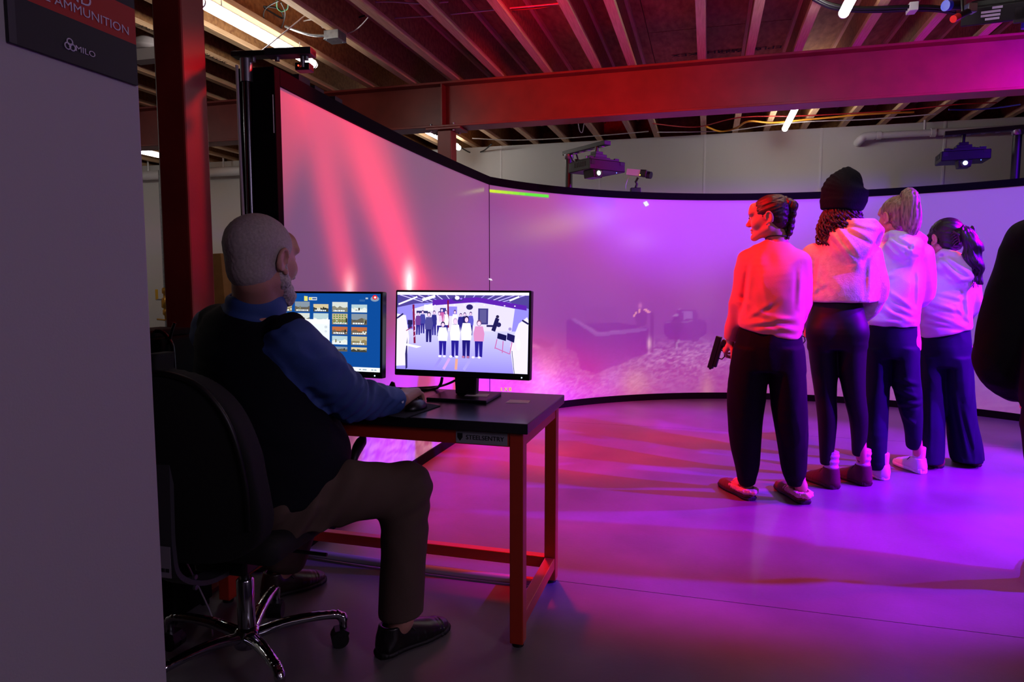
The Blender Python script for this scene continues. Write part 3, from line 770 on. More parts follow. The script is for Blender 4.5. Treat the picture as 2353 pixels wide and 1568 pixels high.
# right monitor: wide-angle view of the same room from the screen side
rp = SP(); rnd = random.Random(5)
rp.R(0, 0, 1, 1, '8f86f0'); rp.R(0, 0.965, 1, 1, 'f4f2ff', 1)
NS = 22
for i in range(NS):                                    # floor bands, bright bluish violet
    y0 = 0.52 * i / NS; y1 = 0.52 * (i + 1) / NS; t = i / NS
    c = (0.30 + 0.30 * t, 0.25 + 0.33 * t, 0.86 + 0.12 * t)
    rp.R(0.02, y0, 0.98, y1, c, 1)
rp.G([(0.15, 0.50), (0.88, 0.52), (0.90, 0.80), (0.70, 0.87), (0.3, 0.87), (0.12, 0.78)], 'dcd4ff', 2)      # far wall
rp.G([(0, 0.04), (0.08, 0.05), (0.10, 0.42), (0.07, 0.70), (0.0, 0.72)], 'e9e2ff', 2)
rp.G([(1, 0.0), (0.90, 0.0), (0.87, 0.34), (0.93, 0.62), (0.99, 0.70), (1, 0.66)], 'e6e0ff', 2)
rp.G([(0.07, 0.20), (0.085, 0.42), (0.09, 0.02), (0.075, 0.0)], '2a2463', 3); rp.Ln(0.885, 0.28, 0.905, 0.0, 0.004, '231e57', 3)
rp.G([(0, 0.80), (0.14, 0.85), (0.5, 0.90), (0.86, 0.88), (1, 0.80), (1, 0.965), (0, 0.965)], '4c3f8f', 3)       # ceiling
for i in range(14):
    x = 0.02 + i * 0.073
    rp.Ln(0.5 + (x - 0.5) * 0.62, 0.875, x, 0.965, 0.006, rnd.choice(['b7a8ff', '9486e0', 'cdbfff']), 4)
rp.Ln(0.01, 0.84, 0.16, 0.94, 0.012, 'f0ecff', 5); rp.Ln(0.20, 0.90, 0.30, 0.95, 0.02, 'f4f0ff', 5); rp.Ln(0.86, 0.90, 0.93, 0.95, 0.012, 'efeaff', 5)
rp.G([(0.28, 0.83), (0.62, 0.88), (0.985, 0.78), (0.985, 0.84), (0.62, 0.94), (0.28, 0.90)], '5a1fa8', 6)        # steel beam
rp.Ln(0.145, 0.34, 0.13, 0.84, 0.016, '7a1440', 7); rp.Ln(0.405, 0.55, 0.40, 0.90, 0.012, '7a1440', 7)
for k in range(5): rp.Ln(0.136 + 0.002 * k, 0.42 + 0.07 * k, 0.148, 0.44 + 0.07 * k, 0.008, 'd8a0d8', 8)
rp.D(0.475, 0.915, 0.045, 0.03, '3a2a80', 8); rp.D(0.47, 0.93, 0.018, 0.025, 'f6e8ff', 9); rp.D(0.50, 0.92, 0.01, 0.012, 'a46cff', 9)
rp.R(0.34, 0.62, 0.385, 0.80, '3b3494', 4); rp.R(0.63, 0.60, 0.705, 0.80, '3d377c', 4); rp.R(0.643, 0.62, 0.692, 0.785, '5a5590', 5)
rp.R(0.215, 0.76, 0.285, 0.84, 'efeaff', 5); rp.R(0.40, 0.70, 0.47, 0.82, '8d7fe6', 4); rp.D(0.565, 0.815, 0.026, 0.035, '272060', 6); rp.R(0.155, 0.73, 0.245, 0.76, '2c2668', 5)
rp.R(0.085, 0.58, 0.125, 0.64, '241d58', 5); rp.Ln(0.075, 0.50, 0.125, 0.55, 0.006, '8a2050', 6); rp.R(0.09, 0.53, 0.12, 0.58, '2a2468', 5)
rp.Ln(0.0, 0.66, 0.05, 0.72, 0.012, '2a2466', 5); rp.Ln(0.955, 0.66, 1.0, 0.615, 0.012, '1d184f', 5)
for k in range(9): rp.D(0.30 + k * 0.075, 0.845 - 0.003 * abs(k - 4), 0.006, 0.006, 'ffffff', 8)
def fig(x, yf, h, top, leg, head, skin='f0c8f0', l=10, w=0.026):
    rp.G([(x - w * 0.85, yf + h * 0.46), (x - w * 0.7, yf), (x - w * 0.15, yf), (x, yf + h * 0.38), (x + w * 0.2, yf), (x + w * 0.75, yf), (x + w * 0.85, yf + h * 0.46)], leg, l)
    rp.G([(x - w, yf + h * 0.42), (x - w * 1.15, yf + h * 0.62), (x - w * 0.8, yf + h * 0.82), (x + w * 0.8, yf + h * 0.82), (x + w * 1.15, yf + h * 0.62), (x + w, yf + h * 0.42)], top, l + 1)
    rp.D(x, yf + h * 0.91, w * 0.50, h * 0.085, head, l + 2); rp.D(x, yf + h * 0.895, w * 0.36, h * 0.058, skin, l + 3)
for x, yf, h, tp in ((0.17, 0.45, 0.30, '6a3a90'), (0.205, 0.47, 0.30, '40409a'), (0.295, 0.45, 0.32, '2c2a80'), (0.335, 0.44, 0.32, 'e6dcff'), (0.385, 0.44, 0.34, 'f4ecff'), (0.355, 0.5, 0.30, 'c05aa0'), (0.455, 0.46, 0.32, 'efe8ff'), (0.50, 0.47, 0.27, '2b2580'), (0.53, 0.46, 0.29, '221c66'), (0.575, 0.46, 0.30, '5a54c0')):
    fig(x, yf, h, tp, '2a2286', '3b2860', l=9, w=0.020)
fig(0.255, 0.36, 0.39, '4a4690', '231d70', '30284c', l=13, w=0.028)
fig(0.365, 0.20, 0.43, 'f6f0ff', '261a90', '2c2050', l=17, w=0.034)
fig(0.460, 0.18, 0.50, 'fbf7ff', '241a8c', 'c8b0d0', l=17, w=0.034)
fig(0.545, 0.17, 0.54, 'f4eeff', '1d1674', '2a2050', l=17, w=0.036)
fig(0.640, 0.19, 0.47, 'd48ac0', '261c8e', '6a4a70', l=17, w=0.036)
for x, c in ((0.345, 'f2e6ff'), (0.38, 'e8dcff'), (0.43, 'ffffff'), (0.475, 'ffffff'), (0.525, 'b06a9a'), (0.56, 'b06a9a'), (0.60, 'f0e0ff'), (0.645, 'f0e0ff')):
    rp.D(x, 0.185, 0.012, 0.014, c, 21)
for x0, x1, c in ((0.30, 0.335, '9a8cff'), (0.375, 0.40, 'cfa0f0'), (0.47, 0.455, 'e0a090'), (0.53, 0.56, 'a89cff')):
    rp.Ln(x0, 0.02, x1 + 0.02, 0.16, 0.02, c, 16)
rp.Ln(0.745, 0.52, 0.775, 0.68, 0.03, '1c1750', 12); rp.D(0.775, 0.70, 0.012, 0.02, '2a2248', 12); rp.R(0.695, 0.57, 0.745, 0.595, '262058', 12); rp.D(0.785, 0.60, 0.018, 0.03, '241e58', 12)
rp.G([(0.78, 0.50), (0.845, 0.47), (0.84, 0.40), (0.775, 0.43)], '14104a', 13); rp.G([(0.85, 0.50), (0.905, 0.47), (0.90, 0.38), (0.845, 0.42)], '1a1454', 13); rp.D(0.868, 0.55, 0.012, 0.02, '9a8cc8', 12)
for p in ((0.76, 0.30, 0.775, 0.42), (0.765, 0.31, 0.87, 0.24), (0.87, 0.24, 0.885, 0.39), (0.815, 0.25, 0.82, 0.40)): rp.Ln(*p, 0.007, 'c06aa8', 14)
rp.D(0.93, 0.36, 0.015, 0.07, 'ffffff', 6); rp.G([(0.06, 0.34), (0.20, 0.30), (0.16, 0.28), (0.07, 0.31)], 'f2ecff', 6)
mR = at(1058.5, 768, 2.565)
monitor('right monitor showing a violet wide-angle view of the people in the room', mR, -TH - R(1), R(4), rp, None)

# left monitor: blue page of picture tiles
lp_ = SP(); rnd = random.Random(9)
lp_.R(0, 0, 1, 1, '0a4590'); lp_.R(0, 0, 1, 0.055, 'e6eef2', 1)
for x in (0.83, 0.86, 0.875, 0.93, 0.955): lp_.R(x, 0.018, x + 0.018, 0.034, '8fa0b0', 2)
lp_.G([(0.365, 0.90), (0.395, 0.90), (0.395, 0.96), (0.365, 0.965)], 'd8d26a', 2); lp_.R(0.405, 0.91, 0.475, 0.95, 'c9d3e0', 2); lp_.R(0.41, 0.915, 0.43, 0.945, 'd6c440', 3); lp_.R(0.435, 0.92, 0.47, 0.94, '3c5c90', 3)
lp_.D(0.955, 0.935, 0.035, 0.035, '7d8fa8', 2); lp_.D(0.955, 0.955, 0.02, 0.03, 'd0202c', 3); lp_.D(0.957, 0.953, 0.010, 0.014, 'f4d8d8', 4); lp_.R(0.83, 0.90, 0.875, 0.925, '2a5a98', 2); lp_.R(0.88, 0.93, 0.90, 0.95, 'a8b8c8', 2)
cols = [0.13, 0.285, 0.445, 0.605, 0.765]
rows = [(0.86, 0.76), (0.74, 0.60), (0.57, 0.47), (0.45, 0.34), (0.31, 0.25)]
pal = [('b3a782', '5f6a4a', '8a7b55'), ('7c8a98', '39424c', '5d564a'), ('c8b890', '7a4a34', '3b3c34'), ('c9cfc8', 'b7ab7c', '7f7f70'), ('a9c2c8', '8fa39a', 'd8ded8')]
for r, (y1, y0) in enumerate(rows):
    for k, x in enumerate(cols):
        p = pal[(k + r * 2) % 5] if r != 2 else rnd.choice([('b0643a', '40302a', '6a5a48'), ('6f7268', '3c4038', '585a50')])
        yy1 = y1 + (0.03 if k in (1, 3) and r == 0 else 0)
        lp_.R(x, y0, x + 0.128, yy1, p[0], 2); lp_.R(x, y0, x + 0.128, y0 + (yy1 - y0) * 0.45, p[1], 3)
        pts = [(x + 0.128 * i / 6, y0 + (yy1 - y0) * (0.35 + 0.3 * rnd.random())) for i in range(7)]
        lp_.G([(x, y0)] + pts + [(x + 0.128, y0)], p[2], 4)
        for i in range(4):
            a = x + 0.02 + 0.1 * rnd.random(); lp_.R(a, y0 + 0.02, a + 0.012, y0 + 0.02 + (yy1 - y0) * 0.45 * rnd.random(), rnd.choice(['1f2620', 'd8d8c8', '2e2a26', '7a7a60']), 5)
        if r < 4:
            a = x + 0.012
            while a < x + 0.105: wd = 0.006 + 0.012 * rnd.random(); lp_.R(a, y0 + 0.008, a + wd, y0 + 0.026, 'dfe6ea', 6); a += wd + 0.004
for i in range(5):
    for j in range(4): lp_.D(cols[3] + 0.018 + 0.023 * i, 0.63 + 0.03 * j, 0.007, 0.009, '52803c', 7)
lp_.R(0.12, 0.10, 0.585, 0.66, 'dfe6ee', 10); lp_.R(0.12, 0.60, 0.585, 0.66, 'f6f8fa', 11)
for i in range(8): lp_.R(0.15, 0.14 + 0.055 * i, 0.30 + 0.2 * rnd.random(), 0.155 + 0.055 * i, '9aa6b4', 11)
lp_.R(0.545, 0.55, 0.562, 0.575, '8c98a4', 12); lp_.R(0.549, 0.555, 0.558, 0.57, 'e8eef2', 13); lp_.D(0.553, 0.505, 0.008, 0.011, '8c98a4', 12); lp_.D(0.553, 0.505, 0.005, 0.007, 'e8eef2', 13)
mL = at(735, 767, 2.66)
monitor('left monitor showing a blue page of small picture tiles, beside the seated man', mL, -TH - R(2), R(3), lp_, None)

# cards, mouse mat, mouse, cables on the table
def flat_card(name, quad, z, h, m, label, cat):
    P = [onz(x, y, z) for x, y in quad]
    t = MB().prism([(p.x, p.y) for p in P], z, z + h).build(name, m); return tag(t, label, cat)
M_cardw = mat('pale_card', 'f0e4ec', 0.5)
flat_card('paper_label', [(1161, 926), (1214, 927), (1219, 921), (1172, 919)], DZ + 0.0003, 0.0006, M_cardw, 'pale card lying on the table near its right end', 'label')
flat_card('paper_label', [(1067, 910), (1119, 912), (1125, 906), (1076, 905)], DZ + 0.0125, 0.0006, M_cardw, 'pale card lying on the right monitor base', 'label')
M_rub = mat('mouse_mat_cloth', '050507', 0.9)
flat_card('mouse_mat', [(855, 953), (930, 963), (1012, 934), (935, 921)], DZ + 0.0003, 0.003, M_rub, 'thin black mouse mat under the mouse at the table front', 'mouse mat')
mq = onz(956, 940, DZ + 0.004)
ms = thing('computer_mouse', "black computer mouse under the seated man's right hand", 'mouse', (mq.x, mq.y, DZ + 0.0035), R(-25))
v = Vol((-.05, -.07, -.01), (.05, .07, .05), .003); v.ell((0, 0, 0.004), (.031, .055, .030)); v.half((0, 0, 0), (0, 0, -1)); link('mouse_shell', v.mesh('mouse_shell', .003), M_bezel, ms)
MB().cyl((-.004, .03, .028), (.004, .03, .028), .007, n=12).build('scroll_wheel', M_gray, ms)
def cable(name, pts, r, m, label, cat='cable', group=None, n=6, k=6):
    return tag(MB().tube(cr(pts, k), r, n).build(name, m), label, cat, group)
bR = mR
cable('monitor_cable', [onz(905, 895, DZ + .006), onz(960, 892, DZ + .008), onz(1005, 889, DZ + .01), at(1030, 882, 2.63), at(1048, 874, 2.64), at(1062, 872, 2.63)], .005, M_cable, 'black cable curving from the right monitor across the table')
cable('monitor_cable', [onz(915, 893, DZ + .005), onz(965, 896, DZ + .006), onz(1000, 893, DZ + .006), at(1012, 884, 2.66), at(1016, 868, 2.66)], .006, M_cable, 'thick black cable rising behind the right monitor near its left side')
# small dongle and flex arm below the table
tag(MB().prism([(-.012, 0), (.014, 0), (.009, .024), (-.004, .03), (-.014, .012)], -.008, .008, lambda x, y, z: tuple(onz(902, 893, DZ) + Vector((x, z, y)))).build('cable_clip', M_cable, bevel=.002), 'small black cable clip standing on the table beside the hand', 'clip')
q0 = at(842, 1000, 2.5); cb = [at(838, 996, 2.47), at(832, 1012, 2.47), at(822, 1030, 2.45), at(814, 1052, 2.42), at(812, 1075, 2.40)]
tag(MB().tube(cr(cb, 5), [.009] * 3 + [.012, .015, .018, .02, .02, .02, .02, .02, .019, .018, .017, .016, .015, .014, .013, .012, .012, .012][:18], 8).build('cable_sleeve', M_cable), "black cable sleeve hanging under the table above the seated man's knee", 'cable')
cd = [onz(692, 1268, .02), onz(850, 1291, .02), onz(1060, 1318, .02), onz(1240, 1338, .02)]
M_duct = mat('pale_cord_cover', '9d97a0', 0.4)
tag(MB().tube(cr(cd, 6), .017, 10).build('cord_cover', M_duct), 'pale cord cover lying on the floor along the back of the work table', 'cord cover')

# ------------------------------------------------------------------ office chair
M_mesh = mat('black_chair_fabric', '08080a', 0.85, bump=(500, 0.15))
M_plastic = mat('black_chair_plastic', '0b0b0c', 0.45)
CH = R(14); chp = onz(570, 1520, 0)
chair = thing('office_chair', 'black office chair with a chrome five-star base under the seated man', 'chair', (chp.x, chp.y, 0), -CH)   # local +y is forward
# seat and back
v = Vol((-.3, -.3, .38), (.3, .36, .56), .006)
v.box((0, .03, .455), (.25, .25, .042), rnd=.04); v.ell((0, .2, .45), (.22, .10, .05), k=.05); v.half((0, 0, .512), (0, -.05, 1), .03)
link('seat', v.mesh('seat', .002), M_mesh, chair)
v = Vol((-.32, -.42, .42), (.32, -.08, 1.02), .006)
def backz(X, Y, Z):
    yc = -.235 - .05 * np.clip((Z - .5) / .5, 0, 1) + .35 * X * X - .05 * np.sin((Z - .5) * 5)
    wx = .245 * np.sqrt(np.clip(1 - ((Z - .70) / .275) ** 4, 0.001, 1)) * (1 - .18 * np.clip((Z - .75) / .25, 0, 1))
    side = np.abs(X) - wx
    d = np.abs(Y - yc) - .024
    return np.where(side > 0, np.sqrt(np.maximum(d, 0) ** 2 + np.maximum(side, 0) ** 2), np.maximum(d, side)) - .012
v.put(backz, (-.30, -.36, .42), (.30, -.10, 1.0)); link('backrest', v.mesh('backrest', .002), M_mesh, chair)
rim = [(x, -.235 - .05 * min(max((z - .5) / .5, 0), 1) + .35 * x * x - .05 * math.sin((z - .5) * 5) - .036, z) for x, z in
       [(-.215, .55), (-.235, .66), (-.232, .78), (-.205, .87), (-.15, .935), (-.08, .966), (0, .973), (.08, .966), (.15, .935), (.205, .87), (.232, .78), (.235, .66), (.215, .55)]]
MB().tube(cr(rim, 5), .008, 8).build('back_rim', M_plastic, chair)
M_bar = mat('gray_back_bar', '3b3a40', 0.5)
jb = cr([(0, -.33, .80), (0, -.335, .62), (0, -.335, .50), (0, -.315, .42), (0, -.22, .36), (0, -.10, .345), (0, 0, .36)], 5)
m_ = MB()
for i in range(len(jb) - 1):
    a, b = jb[i], jb[i + 1]; d = (b - a).normalized(); n_ = d.cross(Vector((1, 0, 0)))
    hw = .034
    m_.add([a + Vector((-hw, 0, 0)) + n_ * .007, a + Vector((hw, 0, 0)) + n_ * .007, b + Vector((hw, 0, 0)) + n_ * .007, b + Vector((-hw, 0, 0)) + n_ * .007,
            a + Vector((-hw, 0, 0)) - n_ * .007, a + Vector((hw, 0, 0)) - n_ * .007, b + Vector((hw, 0, 0)) - n_ * .007, b + Vector((-hw, 0, 0)) - n_ * .007],
           [(0, 1, 2, 3), (7, 6, 5, 4), (0, 4, 5, 1), (3, 2, 6, 7), (0, 3, 7, 4), (1, 5, 6, 2)])
bar_ = m_.build('back_bar', M_bar, chair)
st = MB().box((0, -.3455, .47), (.060, .001, .085)).build('paper_label', mat('chair_paper_label', '8b8590', 0.6), bar_, label='pale paper label on the back bar')
m_ = MB()
for i in range(9): m_.box((-.022 + i * .0055, -.3464, .448), (.0022 + .001 * (i % 3), .0006, .010))
bar_c = m_.build('bar_code', M_print, chair)
m_ = MB()
for zz in (.40, .37): m_.cyl((.036, -.27, zz), (.044, -.27, zz), .007, n=8)
m_.build('screw', M_bolt, chair)
v = MB(); v.prism([(-.09, -.12), (.09, -.12), (.07, .14), (-.07, .14)], .335, .41); v.build('tilt_mechanism', M_plastic, chair, bevel=.01)
MB().cyl((.02, .02, .372), (.27, .03, .365), .006, n=8).build('tilt_lever', M_plastic, chair)
MB().cyl((0, 0, .27), (0, 0, .36), .014).build('piston_rod', M_plastic, chair)
MB().lathe([(.026, .10), (.027, .13), (.027, .27), (.022, .276)]).build('gas_column', M_chrome, chair)
MB().lathe([(.038, .055), (.045, .07), (.043, .10), (.030, .118), (.02, .12)], n=24).build('base_hub', M_chrome, chair)
A3_ = np.array
A0 = R(20) + CH
for k in range(5):
    a = A0 + k * 2 * PI / 5; ca, sa = math.cos(a), math.sin(a)
    v = Vol((-.02, -.05, .03), (.36, .05, .14), .0045)
    pts = [(.03, 0, .09), (.12, 0, .108), (.21, 0, .112), (.275, 0, .106), (.297, 0, .092)]
    v.loft([(A3_(p), .024 - .0028 * i, .017 - .0014 * i) for i, p in enumerate(pts)], (0, 1, 0), 0.0, sub=3)
    v.cone((.297, 0, .092), (.298, 0, .062), .014, .013, .012)
    arm = link('base_arm', v.mesh('base_arm', .002), M_chrome, chair, rot=(0, 0, a))
    cs = MB(); cs.cyl((.298, 0, .062), (.298, 0, .045), .008, n=10)
    cs.cyl((.285, -.026, .028), (.285, -.004, .028), .028, n=18); cs.cyl((.285, .004, .028), (.285, .026, .028), .028, n=18)
    cs.prism([(-.030, .030), (.022, .030), (.028, .048), (.012, .060), (-.018, .058)], -.022, .022, lambda x, y, z: (.287 + x, z, y))
    cs.build('caster', M_plastic, arm)

# ------------------------------------------------------------------ black equipment case left of the table
ec = at(384, 900, 2.40); 
case = thing('equipment_case', 'tall black equipment case with a bent tube handle in front of the dark red column', 'case', (ec.x, ec.y, 0), -TH)
MB().span((-.11, -.10, .02), (.075, .10, 1.01)).build('case_body', M_blackcloth, case, bevel=.008)
MB().span((-.12, -.11, 1.01), (.02, .11, 1.036)).build('case_lid', M_blackcloth, case, bevel=.006)
M_pipe = mat('dark_tube_handle', '201418', 0.35, 0.5)
MB().tube(cr([(.02, -.06, 1.035), (.05, -.06, 1.03), (.078, -.06, 1.00), (.088, -.06, .96), (.088, -.06, .78), (.076, -.06, .74)], 5), .007, 8).build('tube_handle', M_pipe, case)
MB().tube([(.074, -.06, 1.0), (.088, -.06, 1.04), (.10, -.06, 1.065)], .005, 8).build('lever', M_pipe, case)
MB().ball((-.085, -.112, 1.028), .003).build('indicator_light', mat('green_indicator', '40ffb0', .4, emis=('30e8b0', 1.5)), case)
for a in (-.09, .055):
    for b in (-.08, .08): MB().cyl((a, b, 0), (a, b, .022), .016, n=10).build('foot', M_black, case)
cable('thin_cord', [case.matrix_basis @ Vector((.08, -.10, .35)), onz(480, 1400, .06), onz(486, 1440, .01), onz(488, 1462, .006)], .003, M_duct, 'thin pale cord dropping to the floor behind the chair base', 'cord')
# ------------------------------------------------------------------ projectors on the screen
M_proj = mat('projector_black', '0e0e11', 0.4, spec=.3, bump=(300, 0.03)); M_projd = mat('projector_vent', '040405', 0.6)
M_lens = mat('lit_lens', 'dfffe8', 0.1, emis=((0.75, 1.0, 0.85), 3.0)); M_glass = mat('lens_glass', '30463a', 0.05, spec=0.8)
def projector(label, blabel, c, hd, pole, arm0, arm1, lx=-.13, sc=1.0, glow=(0.6, 1.0, 0.7)):
    """c: body centre; hd: direction the lens looks (plan angle)"""
    t = thing('projector', label, 'projector', tuple(c), hd + PI / 2)          # local -y looks out
    t.scale = (sc, sc, sc)
    M_lens = mat('lit_lens_%d' % int(glow[0] * 100), 'dfffe8', 0.1, emis=(glow, 1.6))
    a_z = arm0.z
    b = MB(); b.prism([(-.25, -.19), (.25, -.19), (.25, .19), (-.25, .19)], -.06, .055); o = b.build('housing', M_proj, t, bevel=.010)
    for c_, d_ in [((.20, -.192, .03), (.055, .006, .035)), ((-.205, -.192, .02), (.05, .006, .05))] + [((q * .252, -.10 + i * .035, .01), (.004, .026, .05)) for i in range(6) for q in (-1, 1)]:
        MB().box(c_, d_).build('vent', M_projd, t)
    b = MB(); b.prism([(-.06, -.145), (.06, -.145), (.075, -.06), (-.075, -.06)], -.22, -.05, lambda x, y, z: (lx + x, z, y)); b.build('lens_hood', M_proj, t, bevel=.008)
    l = MB(); l.lathe([(.028, 0), (.025, .010), (.015, .016), (.002, .018)], (lx, -.222, -.10), 20, Matrix.Rotation(PI / 2, 3, 'X')); l.build('lens', M_lens, t)
    l = MB(); l.lathe([(.046, 0), (.046, .006), (.035, .008)], (lx, -.2215, -.10), 20, Matrix.Rotation(PI / 2, 3, 'X')); l.build('lens_ring', M_glass, t)
    b = MB(); b.box((0, 0, .068), (.40, .28, .02)); b.build('mount_plate', M_black, t, bevel=.004)
    for dx, dy in ((-.18, -.12), (.18, -.12), (.18, .12), (-.18, .12)): MB().box((dx, dy, .075), (.06, .02, .035)).build('mount_claw', M_black, t)
    b = MB(); b.prism([(-.11, -.10), (.11, -.10), (.11, .10), (-.11, .10)], .078, .10); b.prism([(-.08, -.08), (.08, -.08), (.08, .08), (-.08, .08)], .10, .135); b.prism([(-.05, -.05), (.05, -.05), (.05, .05), (-.05, .05)], .135, .17); b.cyl((-.15, 0, .10), (.16, 0, .10), .010, n=8); b.build('tilt_head', M_black, t, bevel=.004)
    for x in (.168, -.158): MB().cyl((x, 0, .10), (x + .012, 0, .10), .018, n=8).build('adjuster_knob', M_bolt, t)
    MB().cyl((0, 0, .165), (0, 0, (a_z - c.z) / sc - .02), .022, n=12).build('drop_tube', M_black, t)
    MB().ball((.16, -.15, -.064), .004).build('status_light', mat('blue_status_light', '4060ff', .4, emis=((.1, .2, 1), 5)), t)
    a = Vector(arm0); b_ = Vector(arm1); L = (b_ - a).length; mid = (a + b_) / 2
    s = thing('projector_bracket', blabel, 'bracket', (pole.x, pole.y, 0))
    yaw = math.atan2(b_.y - a.y, b_.x - a.x)
    Mr = Matrix.Rotation(yaw, 3, 'Z'); off = Vector((pole.x, pole.y, 0))
    m = MB(); m.box(mid - off, (L, .075, .038), Mr); m.build('arm', M_black, s, bevel=.004)
    for k in range(6):
        p = a + (b_ - a) * (.08 + k * .16); MB().box(p - off + Vector((0, 0, -.022)), (.03, .03, .008), Mr).build('arm_bolt', M_bolt, s)
    MB().cyl((0, 0, 1.2), (0, 0, a.z - .02), .034, n=16).build('pole', M_black, s)
    MB().lathe([(.037, a.z - .06), (.045, a.z - .05), (.045, a.z - .015)], n=16).build('pole_clamp', M_bolt, s)
    lp = cr([Vector((0, -.06, a.z - .02)), Vector((.03, -.08, a.z - .09)), Vector((.08, -.07, a.z - .10)), Vector((.06, -.05, a.z - .01))], 5)
    MB().tube(lp, .007, 6).build('cable_loop', M_cable, s)
    return t
def on_rail(px, back):
    p = on_main(px, 440, -back); return Vector((p.x, p.y, 0))
p1 = on_rail(1320, .10); arm_a = Vector((p1.x, p1.y, 2.40)); dirn = Vector((2.07 - p1.x, 4.1 - p1.y, 0)).normalized()
arm_b = arm_a + dirn * .56; arm_a2 = arm_a - dirn * .06
pc1 = arm_a + dirn * .46; pc1.z = 2.20; pc1.x -= .03
projector('black projector over the screen corner, its lens glowing green', 'black pole and arm holding the projector with the green glowing lens', pc1, math.atan2(dirn.y, dirn.x), p1, arm_a2, arm_b, lx=-.155, sc=.80, glow=(.55, 1.0, .62))
p2 = on_rail(2309, .10); a2 = Vector((p2.x, p2.y, 2.50))
pb = at(2185, 312, a2.y + .22); pb.z = 2.50
pc2 = at(2211, 362, pb.y - .05); pc2.z = 2.285
projector('black projector at the right, its lens glowing white, in front of the white wall pipe', 'black pole and arm holding the projector by the white wall pipe', pc2, R(-112), p2, a2 + (a2 - pb).normalized() * .12, pb - (a2 - pb).normalized() * .05, lx=-.01, sc=.74, glow=(.75, 1.0, .95))
# third bracket, on the near end of the left wing
pp = e0 - dl * .062 + nl * .10
M_pole = mat('dark_bright_tube', '55555c', 0.2, 1.0)
b3 = thing('projector_bracket', 'black bracket arm on a bright tube at the near end of the left screen wing', 'bracket', (pp[0], pp[1], 0))
MB().cyl((0, 0, 0.012), (0, 0, 2.02), .018, n=16).build('pole', M_pole, b3)
MB().cyl((0, 0, 0), (0, 0, .012), .09, n=20).build('floor_flange', M_black, b3)
MB().box((.006, 0, 1.40), (.05, .05, .03)).build('pole_clamp', M_black, b3, bevel=.003)
MB().cyl((0, 0, 2.0), (0, 0, 2.09), .024, n=14).build('pole_collar', M_bolt, b3)
ax = Vector((1.0, -.10, 0)).normalized(); yw = math.atan2(ax.y, ax.x); M3 = Matrix.Rotation(yw, 3, 'Z')
MB().box(ax * .115 + Vector((0, 0, 2.105)), (.33, .055, .020), M3).build('arm', M_black, b3, bevel=.003)
MB().box(ax * .185 + Vector((0, 0, 2.107)), (.19, .060, .028), M3).build('arm_sleeve', M_gray, b3, bevel=.003)
for k in (.03, .13, .25): MB().cyl(ax * k + Vector((0, 0, 2.078)), ax * k + Vector((0, 0, 2.096)), .010, n=8).build('arm_bolt', M_bolt, b3)
MB().cyl(ax * .235 + Vector((0, 0, 2.05)), ax * .235 + Vector((0, 0, 2.095)), .010).build('drop_tube', M_bolt, b3)
MB().box(ax * .235 + Vector((0, .02, 2.055)), (.06, .05, .03), M3).build('tilt_head', M_black, b3, bevel=.004)
MB().ball(ax * .22 + Vector((0, -.012, 2.055)), .003).build('indicator_light', mat('red_indicator', 'ff2010', .4, emis=((1, .05, .02), 4)), b3)
for k, (d, hgt) in enumerate(((.28, .05), (.42, .04), (.62, .045), (.85, .03))):
    q = left_path[0] + dl * d + nl * .05; MB().box((q[0] - pp[0], q[1] - pp[1], 2.062 + hgt / 2), (.10 - .01 * k, .04, hgt), Matrix.Rotation(angl, 3, 'Z')).build('rail_clip', M_gray, b3)
cable('hanging_cord', [(pp[0] - .03, pp[1] - .02, 2.06), (pp[0] - .028, pp[1] - .02, 1.7), (pp[0] - .022, pp[1] - .022, 1.3), (pp[0] - .028, pp[1] - .02, .8), (pp[0] - .03, pp[1] - .02, .3), (pp[0] - .05, pp[1] - .05, .01)], .006, mat('pale_cord', 'b8b0b0', .5), 'pale cord running down beside the bright tube of the left screen wing', 'cord')

# ------------------------------------------------------------------ security camera clamped on the rail
kc = on_main(1460, 440, -.03); 
sc_ = thing('security_camera', 'small white and black camera clamped on top of the middle screen', 'camera', (kc.x, kc.y, 2.062))
MB().box((0, 0, .018), (.10, .06, .05)).build('clamp', M_black, sc_, bevel=.006)
MB().tube([(0, 0, .04), (.012, -.01, .08), (.0, -.01, .10), (.02, -.02, .14)], .012, 8).build('ball_arm', M_black, sc_)
Mc = Matrix.Rotation(R(-38), 3, 'Z') @ Matrix.Rotation(R(10), 3, 'Y')
MB().box((.0, -.02, .185), (.17, .075, .06), Mc).build('camera_body', M_white, sc_, bevel=.003)
MB().box(Vector((.0, -.02, .185)) + Mc @ Vector((.095, 0, .0)), (.07, .08, .068), Mc).build('front_housing', M_black, sc_, bevel=.008)
m_ = MB(); m_.cyl(Vector((.0, -.02, .185)) + Mc @ Vector((.12, 0, -.01)), Vector((.0, -.02, .185)) + Mc @ Vector((.165, 0, -.01)), .034, n=16); m_.build('lens_barrel', M_black, sc_)
MB().ball(Vector((.0, -.02, .185)) + Mc @ Vector((.07, -.043, -.02)), .006).build('indicator_light', mat('yellow_indicator', 'd0d020', .4, emis=((.8, .8, .1), 1.2)), sc_)
MB().tube(cr([Vector((-.06, .01, .16)), Vector((-.09, .02, .08)), Vector((-.085, .02, .02)), Vector((-.06, .02, .0))], 5), .003, 6).build('cord', M_white, sc_)

